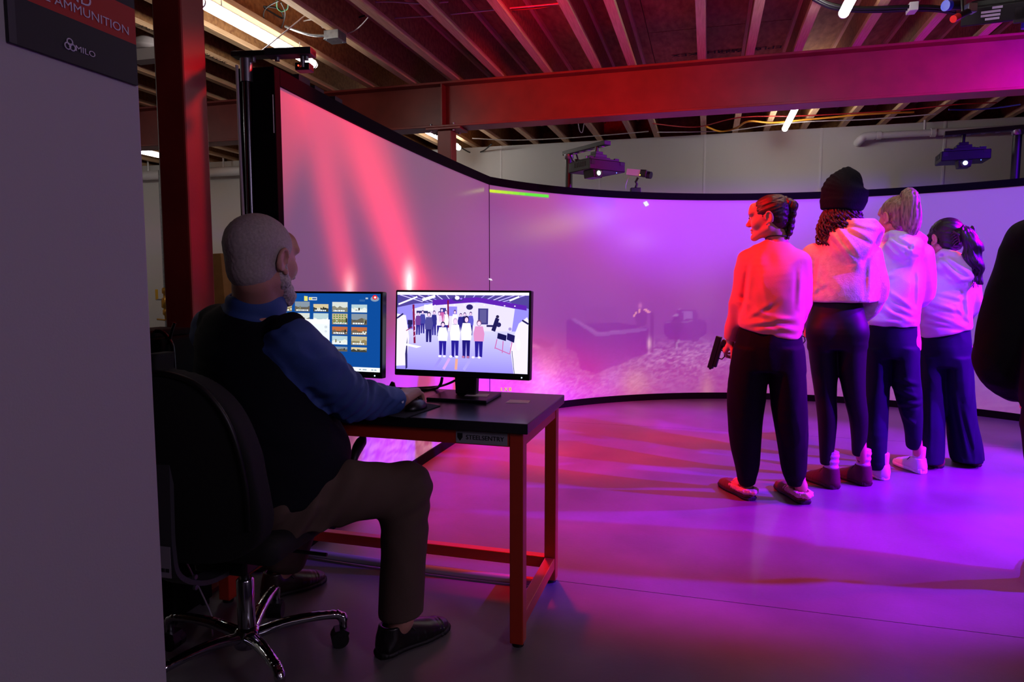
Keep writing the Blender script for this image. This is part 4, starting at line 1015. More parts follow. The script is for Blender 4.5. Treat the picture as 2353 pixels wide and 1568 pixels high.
# ------------------------------------------------------------------ overhead stage fixture at the upper right
fx = at(2312, 22, 4.15)
fxt = thing('overhead_projector', 'black overhead projector tilted under the joists at the upper right corner', 'projector', tuple(fx), R(40))
Mt = Matrix.Rotation(R(-20), 3, 'Y') @ Matrix.Rotation(R(8), 3, 'X')
def fb(name, c, d, m, bev=.004, par=None): return MB().box(Mt @ Vector(c), d, Mt).build(name, m, par or fxt, bevel=bev)
fb('housing', (0, 0, 0), (.42, .34, .10), M_proj, .008); fb('top_cover', (.03, .02, .06), (.30, .26, .03), M_black, .004); fb('side_fin', (.04, -.185, .045), (.26, .012, .075), M_gray, .003)
fb('lens_box', (-.16, -.14, -.02), (.10, .10, .09), M_black, .006)
tx = MB()
for i, (w_, x_) in enumerate(((.050, -.03), (.095, 0), (.095, 0), (.070, -.01))): tx.box(Mt @ Vector((-.212, .02 + x_, (.034 - i * .019))), (.001, w_, .012), Mt)
tx.build('printed_label', mat('pale_print', 'b8b4c0', .6), fxt)
for dx in (-.12, .12): MB().cyl(Mt @ Vector((dx, 0, .07)), Mt @ Vector((dx, 0, .07)) + Vector((0, 0, .18)), .010, n=8).build('hanger_rod', M_bolt, fxt)
M_bluetube_and_lit_coil = mat('blue_plastic_and_lit_coil', '2334c8', .35)  # on the coiled cables this blue is the light falling on them
MB().cyl((.25, -.04, -.06), (.25, -.04, .30), .026, n=14).build('drop_tube', M_bluetube_and_lit_coil, fxt)
for r_, cc in ((.085, (.13, -.12, .16)), (.06, (.17, -.10, .15)), (.075, (.28, -.08, .17))):
    MB().tube([Vector(cc) + Vector((r_ * math.cos(a), .02 * math.sin(2 * a), r_ * .8 * math.sin(a))) for a in np.linspace(0, 2 * PI, 20)[:-1]], .006, 6, True).build('coiled_cable', M_bluetube_and_lit_coil, fxt)
def par_cam(label, px, py, D, dirv, L, r, tipmat, bodym):
    q = at(px, py, D); d = Vector(dirv).normalized()
    t = thing('tracking_camera', label, 'camera', tuple(q))
    MB().cyl(d * -.5 * L, d * .25 * L, r * .9, n=16).build('camera_body', bodym, t)
    MB().cyl(d * .25 * L, d * .5 * L, r, n=16).build('lens_tip', tipmat, t)
    MB().box(d * -.42 * L + Vector((0, 0, .01)), (.05, .05, .05)).build('rear_block', M_alu, t, bevel=.004)
    MB().cyl((0, 0, r * .5), Vector((.0, .03, r + 2.895 - q.z - r)), .008, n=8).build('hanger', M_black, t)
par_cam('slim black tracking camera with a red tip beside the overhead projector', 2212, 33, 3.98, (-.8, -.35, -.42), .17, .020, mat('red_plastic_tip', 'd8281c', .3), M_black)
par_cam('blue barrelled tracking camera above the red tipped camera', 2190, 12, 4.10, (-.9, -.30, -.15), .12, .030, M_bluetube_and_lit_coil, M_black)

# ------------------------------------------------------------------ cables, boxes and conduits on the ceiling
def zc(px, py, z): return onz(px, py, z)
bun = [(1868, -6), (1905, 12), (1950, 20), (2010, 22), (2095, 19), (2150, 20), (2195, 27)]
for k in range(5):
    pts = [zc(x, y + (k - 2) * 2.6, 2.872 - .006 * (k % 2)) for x, y in bun]
    cable('bundle_cable', pts, .0075, M_cable, ['rearmost', 'second', 'middle', 'fourth', 'nearest'][k] + ' of the five black cables bundled across the joists at the upper right', 'cable', 'bundled cables at the upper right')
sq = zc(2096, 19, 2.868)
tag(MB().box((sq.x, sq.y, sq.z), (.05, .085, .05), R(-15)).build('cable_strap', mat('white_strap', 'c8c4cc', .4), bevel=.004), 'white strap clip around the black cable bundle', 'strap')
def jb_(px, py):
    v_, u_, _ = to_room(onz(px, py, 2.86)); return v_, u_
v_, u_ = jb_(770, 84)
jbx = thing('junction_box', 'square metal junction box under a joist beside the bright tube lamp', 'box', room(v_, u_, 2.86), -TH)
MB().box((0, 0, 0), (.11, .11, .055)).build('box_body', M_galv, jbx, bevel=.003)
MB().box((0, 0, -.029), (.115, .115, .003)).build('cover_plate', M_galv, jbx, bevel=.001)
for a, b in ((-.04, -.04), (.04, .04)): MB().cyl((a, b, -.034), (a, b, -.03), .006, n=8).build('screw', M_bolt, jbx)
cable('flexible_conduit', [zc(655, 60, 2.93), zc(680, 70, 2.90), zc(715, 80, 2.87), zc(750, 82, 2.862)], .010, M_galv, 'ribbed metal conduit running into the junction box', 'conduit')
M_wht = mat('white_cable', 'cfc8c4', .5); M_grn = mat('green_cable', '1d6b38', .5); M_yel = mat('yellow_cable', 'd08a18', .5); M_redc = mat('red_cable', 'b02020', .5); M_blu = mat('blue_cable', '4a48c8', .5)
cl = [
 ('black cable looping above the bright tube lamp', M_cable, .006, 3.02, [(556, 8), (590, 12), (620, 26), (650, 42), (640, 20), (605, 15)]),
 ('black cable hanging in a deep loop beside the bright tube lamp', M_cable, .004, 2.95, [(640, 2), (612, 18), (606, 40), (622, 74), (634, 82), (648, 60), (655, 30), (645, 5)]),
 ('green cable coiled between the joists at the upper left', M_grn, .005, 2.97, [(636, 0), (637, 18), (648, 26), (660, 20), (662, 6)]),
 ('white cable crossing the deck beside the junction box', M_wht, .005, 3.10, [(640, 50), (680, 52), (720, 45), (742, 64)]),
 ('white cable sagging from the junction box to the next joist', M_wht, .004, 2.93, [(795, 78), (815, 70), (833, 55), (846, 40)]),
 ('black cable stapled on the deck right of the junction box', M_cable, .006, 3.12, [(752, 34), (780, 42), (810, 43), (838, 36)]),
 ('dark cables tied along the bay left of the bright tube lamp', M_cable, .007, 3.05, [(455, 15), (500, 50), (560, 80), (620, 120), (680, 150)]),
 ('gray cable in the bay left of the bright tube lamp, below the dark ones', M_gray, .006, 3.05, [(448, 28), (490, 45), (540, 68), (600, 108), (660, 140)]),
 ('red lit cable crossing the joists near the top edge', M_wht, .005, 2.99, [(845, 5), (900, 4), (960, 8), (1030, 4)]),
 ('pale cable crossing three joists near the top edge', M_wht, .005, 2.99, [(900, 42), (1000, 36), (1080, 28), (1160, 20), (1288, 8)]),
 ('red cable beside the pale one near the top edge', M_redc, .005, 2.995, [(1040, 32), (1140, 24), (1240, 18), (1290, 4)]),
 ('yellow cable sagging through the joists beyond the red beam', M_yel, .010, 2.86, [(1622, 291), (1655, 302), (1690, 295), (1720, 279), (1770, 282), (1830, 277), (1900, 271), (2000, 262), (2100, 258)]),
 ('white cables running through the joists beyond the red beam', M_wht, .006, 2.87, [(1510, 304), (1600, 303), (1680, 300), (1760, 289), (1850, 280), (2000, 274), (2150, 262)]),
 ('dull red cable along the joists beyond the red beam', M_redc, .006, 2.88, [(1500, 284), (1600, 292), (1700, 270), (1850, 266), (2050, 255), (2200, 240), (2290, 236)]),
 ('blue cable behind the joists at the far right', M_blu, .008, 2.88, [(2180, 252), (2230, 252), (2290, 248), (2345, 240)]),
 ('pale cables strung along the back wall above the short column', M_wht, .006, 2.87, [(1085, 318), (1180, 322), (1290, 318), (1400, 310), (1490, 302)]),
 ('gray cord drooping from the short tube lamp at the back', M_gray, .008, 2.84, [(1060, 340), (1085, 352), (1110, 347), (1130, 331)]),
 ('white cable ends dangling above the left projector', M_wht, .005, 2.84, [(1328, 280), (1332, 300), (1338, 304), (1342, 284)]),
]
for lab, m, r_, z, pts in cl:
    cable('ceiling_cable', [zc(x, y, z) for x, y in pts], r_, m, lab, 'cable')
tag(MB().tube([zc(562, 147, 2.5), zc(625, 98, 2.72), zc(700, 36, 2.93)], .004, 6).build('tie_cord', M_wht), 'pale tie cord stretched from the left bracket up to a joist', 'cord')
# small detector and duct at far upper left
M_tan = mat('dusty_white', 'bdb2b0', .5)
q = onz(338, 112, 2.84); det = thing('smoke_detector', 'white bowl shaped detector under the ceiling at the far left', 'detector', tuple(q))
MB().lathe([(.10, .015), (.09, .05), (.05, .075), (.04, .085)]).build('detector_body', M_tan, det); MB().lathe([(.075, -.012), (.10, .0), (.10, .015)]).build('detector_cap', M_tan, det)
MB().box((0, 0, -.05), (.22, .10, .08), -TH).build('mount_strut', M_tan, det)
MB().cyl((0, 0, .08), (0, 0, 2.905 - q.z), .03).build('stem', M_tan, det)
stamp_px('JOIST', 338, 66, ZJ, .055, sx=.9, along=True)
v_, u_, _ = to_room(onz(490, 132, ZJ)); text_obj('stamp', 'APA ICC-ES', .055, M_ink, ce, Matrix.Translation((v_, u_, ZJ - .001)) @ Matrix.Rotation(PI / 2, 4, 'Z') @ Matrix.Rotation(PI, 4, 'X'), .0003)
for px, py, s in ((1655, 118, 'OIHIHO'), (1572, 126, 'XEX'), (1785, 108, 'FIREPLY'), (1700, 116, 'O-ZED')): stamp_px(s, px, py, ZD - .002, .10, flip=True, sx=1.2)

# ------------------------------------------------------------------ pipes and clutter at the back
M_pipew = M_pvc
q = to_room(at(1978, 330, 7.65)); u_ = U1 - .12; zz = 2.765
pw = thing('wall_pipe', 'white pipe with an elbow running along the back wall at the right', 'pipe', room(0, 0, 0), -TH)
xs = q[0]
MB().cyl((xs + .08, u_, zz), (V1, u_, zz), .036, n=16).build('pipe_run', M_pipew, pw)
MB().tube(cr([(xs + .12, u_, zz), (xs + .03, u_, zz - .004), (xs - .01, u_, zz - .03), (xs - .02, u_ + .06, zz - .045), (xs - .02, u_ + .12, zz - .045)], 5), .044, 14).build('elbow', M_pipew, pw)
for dx in (.14, .66, 1.75): MB().cyl((xs + dx, u_, zz), (xs + dx + .045, u_, zz), .046, n=16).build('coupling', M_pipew, pw)
for dx in (.60, 1.60): MB().cyl((xs + dx, u_, zz + .03), (xs + dx, u_, ZJ + .05), .013, n=8).build('hanger', M_pipew, pw)
pl_ = thing('wall_pipe', 'wide white pipe along the top of the back wall at the far left', 'pipe', room(0, 0, 0), -TH)
MB().cyl((V0 + .1, U1 - .15, 2.73), (-3.6, U1 - .15, 2.73), .065, n=16).build('pipe_run', M_pipew, pl_)
for v_ in (-7.9, -6.6, -5.2): MB().cyl((v_, U1 - .15, 2.73), (v_, U1 - .15, ZJ + .05), .012, n=8).build('hanger', M_pipew, pl_)
M_card = mat('corrugated_card', '9c6a38', .85, noise=(6, '8a5a2e', 4), bump=(60, .06))
cbq = onz(497, 583, 1.52)
cb = thing('cardboard_box', 'tall brown cardboard box standing by the back wall, seen past the dark red column', 'box', (cbq.x, cbq.y, 0), -TH + R(12))
cbb = MB().box((0, 0, .755), (.34, .30, 1.51), Matrix.Rotation(R(-3), 3, 'Y')).build('carton', M_card, cb, bevel=.006)
MB().box((0.0, 0, 1.513), (.33, .055, .004), Matrix.Rotation(R(-3), 3, 'Y')).build('packing_tape', mat('packing_tape', '6a4520', .35), cb)
m_ = MB(); 
for x_, z_, w_, h_ in ((.04, .86, .16, .02), (.04, .79, .15, .02), (.0, .70, .02, .15), (.06, .70, .02, .15), (.10, .70, .02, .15)): m_.box((x_ - .01, -.152, z_), (w_, .003, h_), Matrix.Rotation(R(-3), 3, 'Y'))
m_.build('printed_mark', mat('blue_print', '1b1f45', .7), cb)
Mx = Matrix.Translation((-.10, -.152, .88)) @ Matrix.Rotation(PI / 2, 4, 'X') @ Matrix.Rotation(-PI / 2, 4, 'Z')
text_obj('lettering', '30" 0000', .07, mat('blue_print', '1b1f45', .7), cb, Mx)
M_brass = mat('brass', 'b98a3a', .3, 0.9)
vq = at(382, 700, 9.7)
vr = to_room(vq); vr = (vr[0], min(vr[1], U1 - .12), vr[2])
va = thing('brass_valve', 'brass pipe valve with a yellow lever on the wall at the far left', 'valve', room(vr[0], vr[1], 0), -TH)
z0 = vr[2]
MB().lathe([(.035, z0 + .24), (.05, z0 + .22), (.05, z0 + .16), (.035, z0 + .15), (.035, z0 + .10), (.062, z0 + .08), (.062, z0 - .04), (.035, z0 - .06), (.05, z0 - .08), (.05, z0 - .14), (.03, z0 - .16), (.022, z0 - .24)], n=16).build('valve_body', M_brass, va)
MB().cyl((0, 0, .0), (0, 0, z0 - .22), .028, n=12).build('riser_pipe', M_galv, va); MB().cyl((0, 0, z0 + .23), (0, 0, 2.73), .028, n=12).build('riser_pipe', M_galv, va)
MB().box((-.11, -.05, z0 + .14), (.035, .02, .15)).build('lever', mat('yellow_lever', 'd0a020', .4), va, bevel=.004)
MB().box((-.07, -.05, z0 + .07), (.10, .02, .02)).build('lever_stem', M_bolt, va)
MB().cyl((-.14, -.03, z0 - .21), (0, -.03, z0 - .22), .012, n=8).build('drain_handle', M_brass, va)
wq = onz(520, 650, 1.1)
tag(MB().tube([at(513, 612, 8.6), at(521, 650, 8.6), at(531, 690, 8.6), at(548, 770, 8.55), (at(560, 800, 8.5).x, at(560, 800, 8.5).y, 0.012)], .012, 8).build('white_pole', M_white), 'thin white pole leaning beside the cardboard box', 'pole')
tag(MB().cyl(at(515, 617, 8.64), at(560, 617, 8.75), .008, n=8).build('wall_rail', M_galv, None), 'thin gray rail on the back wall behind the white pole', 'rail')
# rounded sign on the left wall
rr = ray(331, 459); tpar = V0 / (rr.x * math.cos(TH) - rr.y * math.sin(TH)); sgp = Vector((0, 0, EYE)) + rr * tpar
sv, su, sz = to_room(sgp)
sg = thing('wall_sign', 'small cream rounded sign on the left wall, half hidden by the gray partition', 'sign', room(V0 + .02, su, sz), -TH)
rp_ = [(.20 * math.copysign(abs(math.cos(a)) ** .35, math.cos(a)), .21 * math.copysign(abs(math.sin(a)) ** .35, math.sin(a))) for a in np.linspace(0, 2 * PI, 28)[:-1]]
MB().prism(rp_, 0, .012, lambda x, y, z: (z, -x, y)).build('sign_plate', mat('cream_sign', 'e8e2d2', .4), sg)
MB().prism([(a * .94, b * .94) for a, b in rp_], .012, .0135, lambda x, y, z: (z, -x, y)).build('sign_border', mat('sign_brown', '6a5a44', .5), sg)
MB().prism([(a * .90, b * .90) for a, b in rp_], .0135, .0145, lambda x, y, z: (z, -x, y)).build('sign_face', mat('cream_sign', 'e8e2d2', .4), sg)
m_ = MB()
for i in range(5): m_.box((.0155, .02 - .07 * (i % 2), -.13 + i * .065), (.001, .16 - .03 * (i % 2), .03))
m_.build('sign_print', mat('sign_brown', '6a5a44', .5), sg)

# ------------------------------------------------------------------ banner on the partition
M_banner = mat_attr('printed_banner', 'img', 1, emit=False, rough=.55)
bq0 = at(316, 197, 1.22); bv, bu1, bz = to_room(Vector((0, 0, EYE)) + ray(316, 197) * (pv / (ray(316, 197).x * math.cos(TH) - ray(316, 197).y * math.sin(TH))))
def onpart(px, py):
    r_ = ray(px, py); t_ = (pv + .006) / (r_.x * math.cos(TH) - r_.y * math.sin(TH)); q_ = Vector((0, 0, EYE)) + r_ * t_; return to_room(q_)
A = onpart(316, 197); B = onpart(20, 99); Ct = onpart(308, 22); Cm = onpart(312, 104)
ubR, zb = A[1], A[2]; ubL = B[1]; zr0, zr1 = Cm[2], Ct[2]; zt = min(zr1 + .25, 2.55)
bn = thing('wall_banner', 'dark banner with a red band and pale lettering hanging on the gray partition', 'banner', room(pv + .004, ubR, zb), -TH)
wd = ubR - ubL
b = Paint(); b.rect(-wd, 0, 0, zt - zb, '26262b'); b.rect(-wd, zr0 - zb, 0, zr1 - zb, '9c2a26', 1); b.rect(-wd, 0, -wd + .012, zt - zb, '3b3b40', 1)
Mb = Matrix.Translation((.0035, 0, 0)) @ Matrix.Rotation(PI / 2, 4, 'Z') @ Matrix.Rotation(PI / 2, 4, 'X')
b.build('printed_face', M_banner, bn, Mb)
MB().span((-.002, -wd, 0), (.003, 0, zt - zb)).build('banner_cloth', mat('banner_back', '1c1c20', .7), bn)
M_btext = mat('pale_banner_print', 'b9b2c4', .6)
L1 = onpart(295, 85); L0 = onpart(40, 0); TH_ = (onpart(150, 8)[2] - onpart(150, 32)[2])
def btext(s, u_r, z, size, sx=1.0): return text_obj('lettering', s, size, M_btext, bn, Matrix.Translation((0, u_r - ubR, z - zb)) @ Mb @ Matrix.Translation((0, 0, .0012)), .0003, 'RIGHT', sx)
tz = (onpart(290, 72)[2]); btext('TE AMMUNITION', L1[1], tz, .0205, 1.12)
tz2 = onpart(190, 2)[2]; btext('AND', onpart(208, 5)[1], tz2 + .002, .030, 1.05)
lu0 = onpart(217, 128); btext('MILO', lu0[1], lu0[2], .0135, 1.25)
em = onpart(158, 104); m_ = MB()
for a in range(3):
    cy_, cz_ = em[1] - ubR + .0050 * math.cos(a * 2.1 + 1.57), em[2] - zb + .0050 * math.sin(a * 2.1 + 1.57)
    m_.tube([(.0044, cy_ + .0052 * math.cos(w_), cz_ + .0052 * math.sin(w_)) for w_ in np.linspace(0, 2 * PI, 17)[:-1]], .0012, 6, True)
m_.build('round_emblem', M_btext, bn)['kind'] = 'stuff'
# ------------------------------------------------------------------ people
M_skin = mat('skin', 'c98f78', .5, spec=.4, bump=(160, .03))
M_skin2 = mat('skin_older', 'b98474', .5, spec=.4, bump=(140, .06))
M_eyew = mat('eye_white', 'e8e2e0', .25); M_iris = mat('eye_dark', '1a1412', .2)
A3 = np.array
def yawm(deg, pitch=0.0, roll=0.0):
    """columns: right, forward, up of something heading deg clockwise from +y"""
    M = Matrix.Rotation(-R(deg), 3, 'Z') @ Matrix.Rotation(R(pitch), 3, 'X') @ Matrix.Rotation(R(roll), 3, 'Y')
    return np.array(M)
def head_sdf(v, C, M, s=1.0, male=False):
    C = A3(C, float)
    T = lambda *p: C + M @ (A3(p, float) * s)
    v.ell(T(0, -.016, .036), A3((.074, .094, .078)) * s, M, k=.02)
    v.ell(T(0, .028, -.012), A3((.060, .064, .085)) * s, M, k=.03)
    for q in (-1, 1):
        v.cone(T(q * .048, -.005, -.052), T(q * .016, .072, -.090), .020 * s, .017 * s, .02)
        v.ell(T(q * .042, .058, -.022), A3((.022, .024, .026)) * s, M, k=.02)
        v.ell(T(q * .030, .080, .030), A3((.026, .011, .008)) * s, M, k=.014)
    v.ell(T(0, .080, -.096), A3((.020, .014, .013)) * s, M, k=.018)
    v.ell(T(0, .076, .05), A3((.05, .02, .035)) * s, M, k=.03)
    v.cone(T(0, .086, .018), T(0, .106, -.022), .0075 * s, .0095 * s, .012)
    v.ell(T(0, .109, -.025), A3((.0095, .009, .008)) * s, M, k=.008)
    for q in (-1, 1):
        v.ell(T(q * .012, .101, -.030), A3((.008, .010, .007)) * s, M, k=.006)
        v.ell(T(q * .031, .098, .008), A3((.017, .013, .011)) * s, M, k=.012, op='s')
        v.ell(T(q * .031, .078, .007), A3((.014, .013, .011)) * s, M, k=.004)
    v.ell(T(0, .087, -.053), A3((.021, .010, .006)) * s, M, k=.006)
    v.ell(T(0, .085, -.066), A3((.018, .010, .007)) * s, M, k=.006)
    v.ell(T(0, .097, -.0595), A3((.022, .006, .0016)) * s, M, k=.004, op='s')
    for q in (-1, 1):
        E = M @ yawm(-q * 22, -12)
        v.ell(T(q * .076, -.012, -.004), A3((.007, .018, .031)) * s, E, k=.008)
        rim = [T(q * (.080 + .004 * math.sin(a)), -.014 - .017 * math.cos(a + .2) , -.002 + .029 * math.sin(a)) for a in np.linspace(-.9, 3.4, 8)]
        v.chain(rim, [.005 * s] * 8, .004)
        v.ell(T(q * .086, -.008, -.006), A3((.008, .009, .016)) * s, E, k=.005, op='s')
        v.ell(T(q * .078, .0, -.034), A3((.006, .008, .009)) * s, M, k=.006)
def hand_sdf(v, W, d, n, side, curl=(.35, .35, .4, .45), spread=.0, L=1.0, k=.006, thumb=.5):
    """W wrist, d finger direction, n back-of-hand normal, side: +1 thumb on the x side"""
    d = A3(d, float); d /= np.linalg.norm(d); n = A3(n, float); n -= d * (n @ d); n /= np.linalg.norm(n); x = np.cross(d, n) * side
    W = A3(W, float); T = lambda a, b, c: W + (x * a + d * b + n * c) * L
    Mx = np.stack([x, d, n], 1)
    v.box(T(0, .045, 0), A3((.040, .050, .015)) * L, Mx, rnd=.013, k=.015)
    v.ell(T(.022, .03, -.010), A3((.018, .03, .014)) * L, Mx, k=.012)
    for i, (bx, ln, r_) in enumerate(((.031, .072, .0088), (.011, .080, .0092), (-.010, .074, .0088), (-.030, .058, .0080))):
        p = T(bx, .088 - .004 * abs(i - 1), .002); an = 0.0; sx = (bx / .03) * spread
        for sgm, fr in enumerate((.45, .31, .24)):
            an += curl[i] * (1.0, 1.2, .8)[sgm]
            q = p + (d * math.cos(an) - n * math.sin(an) + x * sx) * ln * fr * L
            v.cone(p, q, (r_ - .0006 * sgm) * L, (r_ - .0006 * (sgm + 1)) * L, .003 if sgm else k); p = q
    p = T(.030, .022, -.004)
    for sgm, (ln, an) in enumerate(((.040, .9), (.030, .9 - thumb * .5), (.024, .9 - thumb))):
        q = p + (x * math.sin(an) * .9 + d * math.cos(an) - n * .35) * ln * L
        v.cone(p, q, (.0115 - .001 * sgm) * L, (.0105 - .001 * sgm) * L, .004 if sgm else .012); p = q
def linear_folds(v, lines, amp=.008, w=.014, side=-1, ymid=0.0, conv=None):
    seg = [(conv(*a), conv(*b), am) for a, b, am in lines]
    def fn(X, Y, Z):
        o = np.zeros(X.shape)
        for (ax, az), (bx, bz), am in seg:
            dx, dz = bx - ax, bz - az; L2 = dx * dx + dz * dz
            t = np.clip(((X - ax) * dx + (Z - az) * dz) / L2, 0, 1)
            ds = ((X - ax) * dz - (Z - az) * dx) / math.sqrt(L2)
            dd = (X - ax - t * dx) ** 2 + (Z - az - t * dz) ** 2
            fade = np.sin(np.pi * np.clip(t, 0.03, .97)) ** .5
            o += am * (-np.exp(-dd / (w * w)) + .8 * np.exp(-((np.sqrt(dd) - 1.7 * w) / (.8 * w)) ** 2) * (ds > 0)) * fade
        return o * amp * np.where((Y - ymid) * side > 0, 1, .15)
    v.disp(fn)
def cloth_noise(v, amp, f=(9, 9, 5), seed=0.0, ridge=True):
    def fn(X, Y, Z):
        wx = X + .04 * vnoise(X * 6 + seed, Y * 6, Z * 6); wz = Z + .05 * vnoise(X * 5, Y * 5 + seed, Z * 5 + 3)
        n1 = vnoise(wx * f[0] + wz * f[2] * .6 + seed, Y * f[1], wz * f[2]); n2 = vnoise(wx * f[0] * 2.1 + seed, Y * f[1] * 2, wz * f[2] * 2.3 + 7)
        if ridge: n1 = 1 - 2 * np.abs(n1)
        return -amp * (n1 * .7 + n2 * .4)
    v.disp(fn)
def strands(v, fdir, amp=.0035, f=110, along=7, seed=0.0):
    g = A3(fdir, float); g /= np.linalg.norm(g); a = np.cross(g, (0.3, .9, .2)); a /= np.linalg.norm(a); b = np.cross(g, a)
    def fn(X, Y, Z):
        pa = X * a[0] + Y * a[1] + Z * a[2]; pb = X * b[0] + Y * b[1] + Z * b[2]; pg = X * g[0] + Y * g[1] + Z * g[2]
        return amp * (vnoise(pa * f + seed, pb * f, pg * along) + .6 * vnoise(pa * f * .35, pb * f * .35 + seed, pg * along * .5))
    v.disp(fn)
def shoe_parts(parent, heel, toe, colm, solem, h=.075, w=.046, high=0.0, sole_h=.028, name='shoe', laces=True, chunky=False, parts=True):
    """heel, toe: local ground points"""
    heel = A3(heel, float)[:3]; toe = A3(toe, float)[:3]; heel[2] = toe[2] = 0
    d = toe - heel; L = np.linalg.norm(d); d /= L; x = A3((d[1], -d[0], 0)); M = np.stack([x, d, A3((0, 0, 1.))], 1)
    T = lambda a, b, c: heel + x * a + d * b * L + A3((0, 0, c))
    lo = np.minimum(heel, toe) - .07; hi = np.maximum(heel, toe) + .07; lo[2] = -.02; hi[2] = h + high + .06
    v = Vol(lo, hi, .0035)
    v.loft([(T(0, .10, .032), w * .70, .036), (T(0, .30, .036), w * .78, .040), (T(0, .62, .030), w * .98, .034), (T(0, .84, .026), w * .84, .027), (T(0, .93, .022), w * .55, .020)], x, .0, k=.02)
    v.chain([T(0, .13, .035), T(0, .18, h * .8), T(0, .20, h + high + .01)], [w * .72, w * .76, w * .78], .02); v.chain([T(0, .22, h * .80), T(0, .42, h * .66), T(0, .66, .036)], [w * .74, w * .66, w * .55], .03)
    v.chain([T(0, .205, h + high - .012), T(0, .205, h + high + .06)], [w * .60, w * .60], .004, 's')
    v.half((0, 0, h + high + .004), (0, 0, 1), .004); v.half((0, 0, .010), (0, 0, -1))
    o = link(name, v.mesh(name, .002), colm, parent)
    s_ = Vol(lo, hi, .0035)
    s_.loft([(T(0, .06, sole_h * .5), w * .66, sole_h * .7), (T(0, .14, sole_h * .5), w * .84, sole_h * .7), (T(0, .35, sole_h * .5), w * .84, sole_h * .7), (T(0, .62, sole_h * .5), w * 1.06, sole_h * .7), (T(0, .86, sole_h * .5), w * .90, sole_h * .7), (T(0, .96, sole_h * .5), w * .58, sole_h * .7)], x, .0)
    s_.half((0, 0, sole_h), (0, 0, 1), .003); s_.half((0, 0, 0), (0, 0, -1), .003)
    if chunky:
        for q in (-1, 1): s_.ell(T(q * w * .95, .16, sole_h * .5), (.02, .045, .007), M, k=.004, op='s')
    link('sole', s_.mesh('sole', .002), solem, o)
    if laces:
        m = MB()
        for i in range(4):
            b = .34 + .07 * i; zz = h * .93 - .012 * i + high * .25 * (1 - i / 3)
            m.tube([T(-w * .45, b, zz - .008), T(0, b + .02, zz + .004), T(w * .45, b, zz - .008)], .0028, 5)
        m.tube([T(0, .33, h * .95), T(-.03, .36, h * .95 + .01), T(-.035, .42, h * .8)], .0025, 5); m.tube([T(0, .33, h * .95), T(.03, .37, h * .95 + .008), T(.038, .44, h * .75)], .0025, 5)
        m.build('laces', mat('dark_laces', '1c1418', .7), o)
    return o

# ---- the seated man ------------------------------------------------------
MO = Vector((chp.x, chp.y, 0))
def W(px, py, D): return A3(at(px, py, D) - MO)
def G(x, y, z): return A3((x - MO.x, y - MO.y, z))
xd = A3((math.cos(R(35)), -math.sin(R(35)), 0)); fd = A3((math.sin(R(35)), math.cos(R(35)), 0))
hC = W(603, 597, 2.0); hM = yawm(21, -3); hS = 1.07
nB = W(590, 705, 2.04); nT = hC + hM @ A3((0, -.025, -.05)) * hS
torso = [(W(645, 1150, 2.07), .185, .155), (W(640, 1060, 2.08), .187, .172), (W(630, 985, 2.08), .186, .172), (W(600, 900, 2.07), .182, .155), (W(583, 820, 2.06), .192, .138), (W(583, 765, 2.05), .178, .108), (W(588, 722, 2.04), .11, .078)]
shR, elR, wrR = W(672, 782, 1.945), W(806, 918, 2.12), W(914, 921, 2.33)
shL, elL, wrL = G(-.935, 2.15, 1.05), G(-.86, 2.38, .83), G(-.66, 2.52, .79)
hipR, knR, anR = G(-.70, 2.00, .565), G(-.345, 2.175, .53), G(-.362, 2.14, .10)
hipL, knL, anL = G(-.86, 2.12, .565), G(-.735, 2.50, .53), G(-.865, 2.54, .12)
heelR, toeR = G(-.435, 2.085, 0), G(-.225, 2.285, 0); heelL, toeL = G(-.95, 2.49, 0), G(-.755, 2.66, 0)
def body_torso(v, inf=0.0, up=7, dn=0): v.loft([(c, a + inf, b + inf) for c, a, b in torso[dn:up]], xd, .05, k=.03)
v = Vol(W(300, 1600, 2.0) * 0 + A3((-.32, -.35, -.02)), A3((.68, .72, 1.46)), .0042)
body_torso(v, -.012)
v.chain([nB - A3((0, 0, .06)), nB + A3((0, 0, .02)), nT], [.080, .068, .066], .03); head_sdf(v, hC, hM, hS, True)
v.chain([shR, elR, wrR], [.052, .043, .031], .03); v.chain([shL, elL, wrL], [.052, .043, .031], .03)
mpos = A3(Vector(ms.location) - MO)
hand_sdf(v, wrR, W(950, 897, 2.43) - wrR, (-.15, -.1, 1), -1, (.50, .52, .58, .64), .04, 1.06)
hand_sdf(v, wrL, (.8, .55, -.05), (0, 0, 1), 1, (.2, .2, .2, .2), .06, 1.05)
v.chain([hipR, knR, anR], [.075, .052, .036], .03); v.chain([hipL, knL, anL], [.075, .052, .036], .03)
v.chain([anR, heelR + (toeR - heelR) * .22 + A3((0, 0, .045)), heelR + (toeR - heelR) * .70 + A3((0, 0, .030))], [.036, .028, .019], .02); v.chain([anL, heelL + (toeL - heelL) * .22 + A3((0, 0, .045)), heelL + (toeL - heelL) * .70 + A3((0, 0, .030))], [.036, .028, .019], .02)
man = link('person', v.mesh('person', .0015), M_skin2, loc=MO)
tag(man, 'bearded man with cropped gray hair seated at the table in dark vest and blue shirt', 'person')
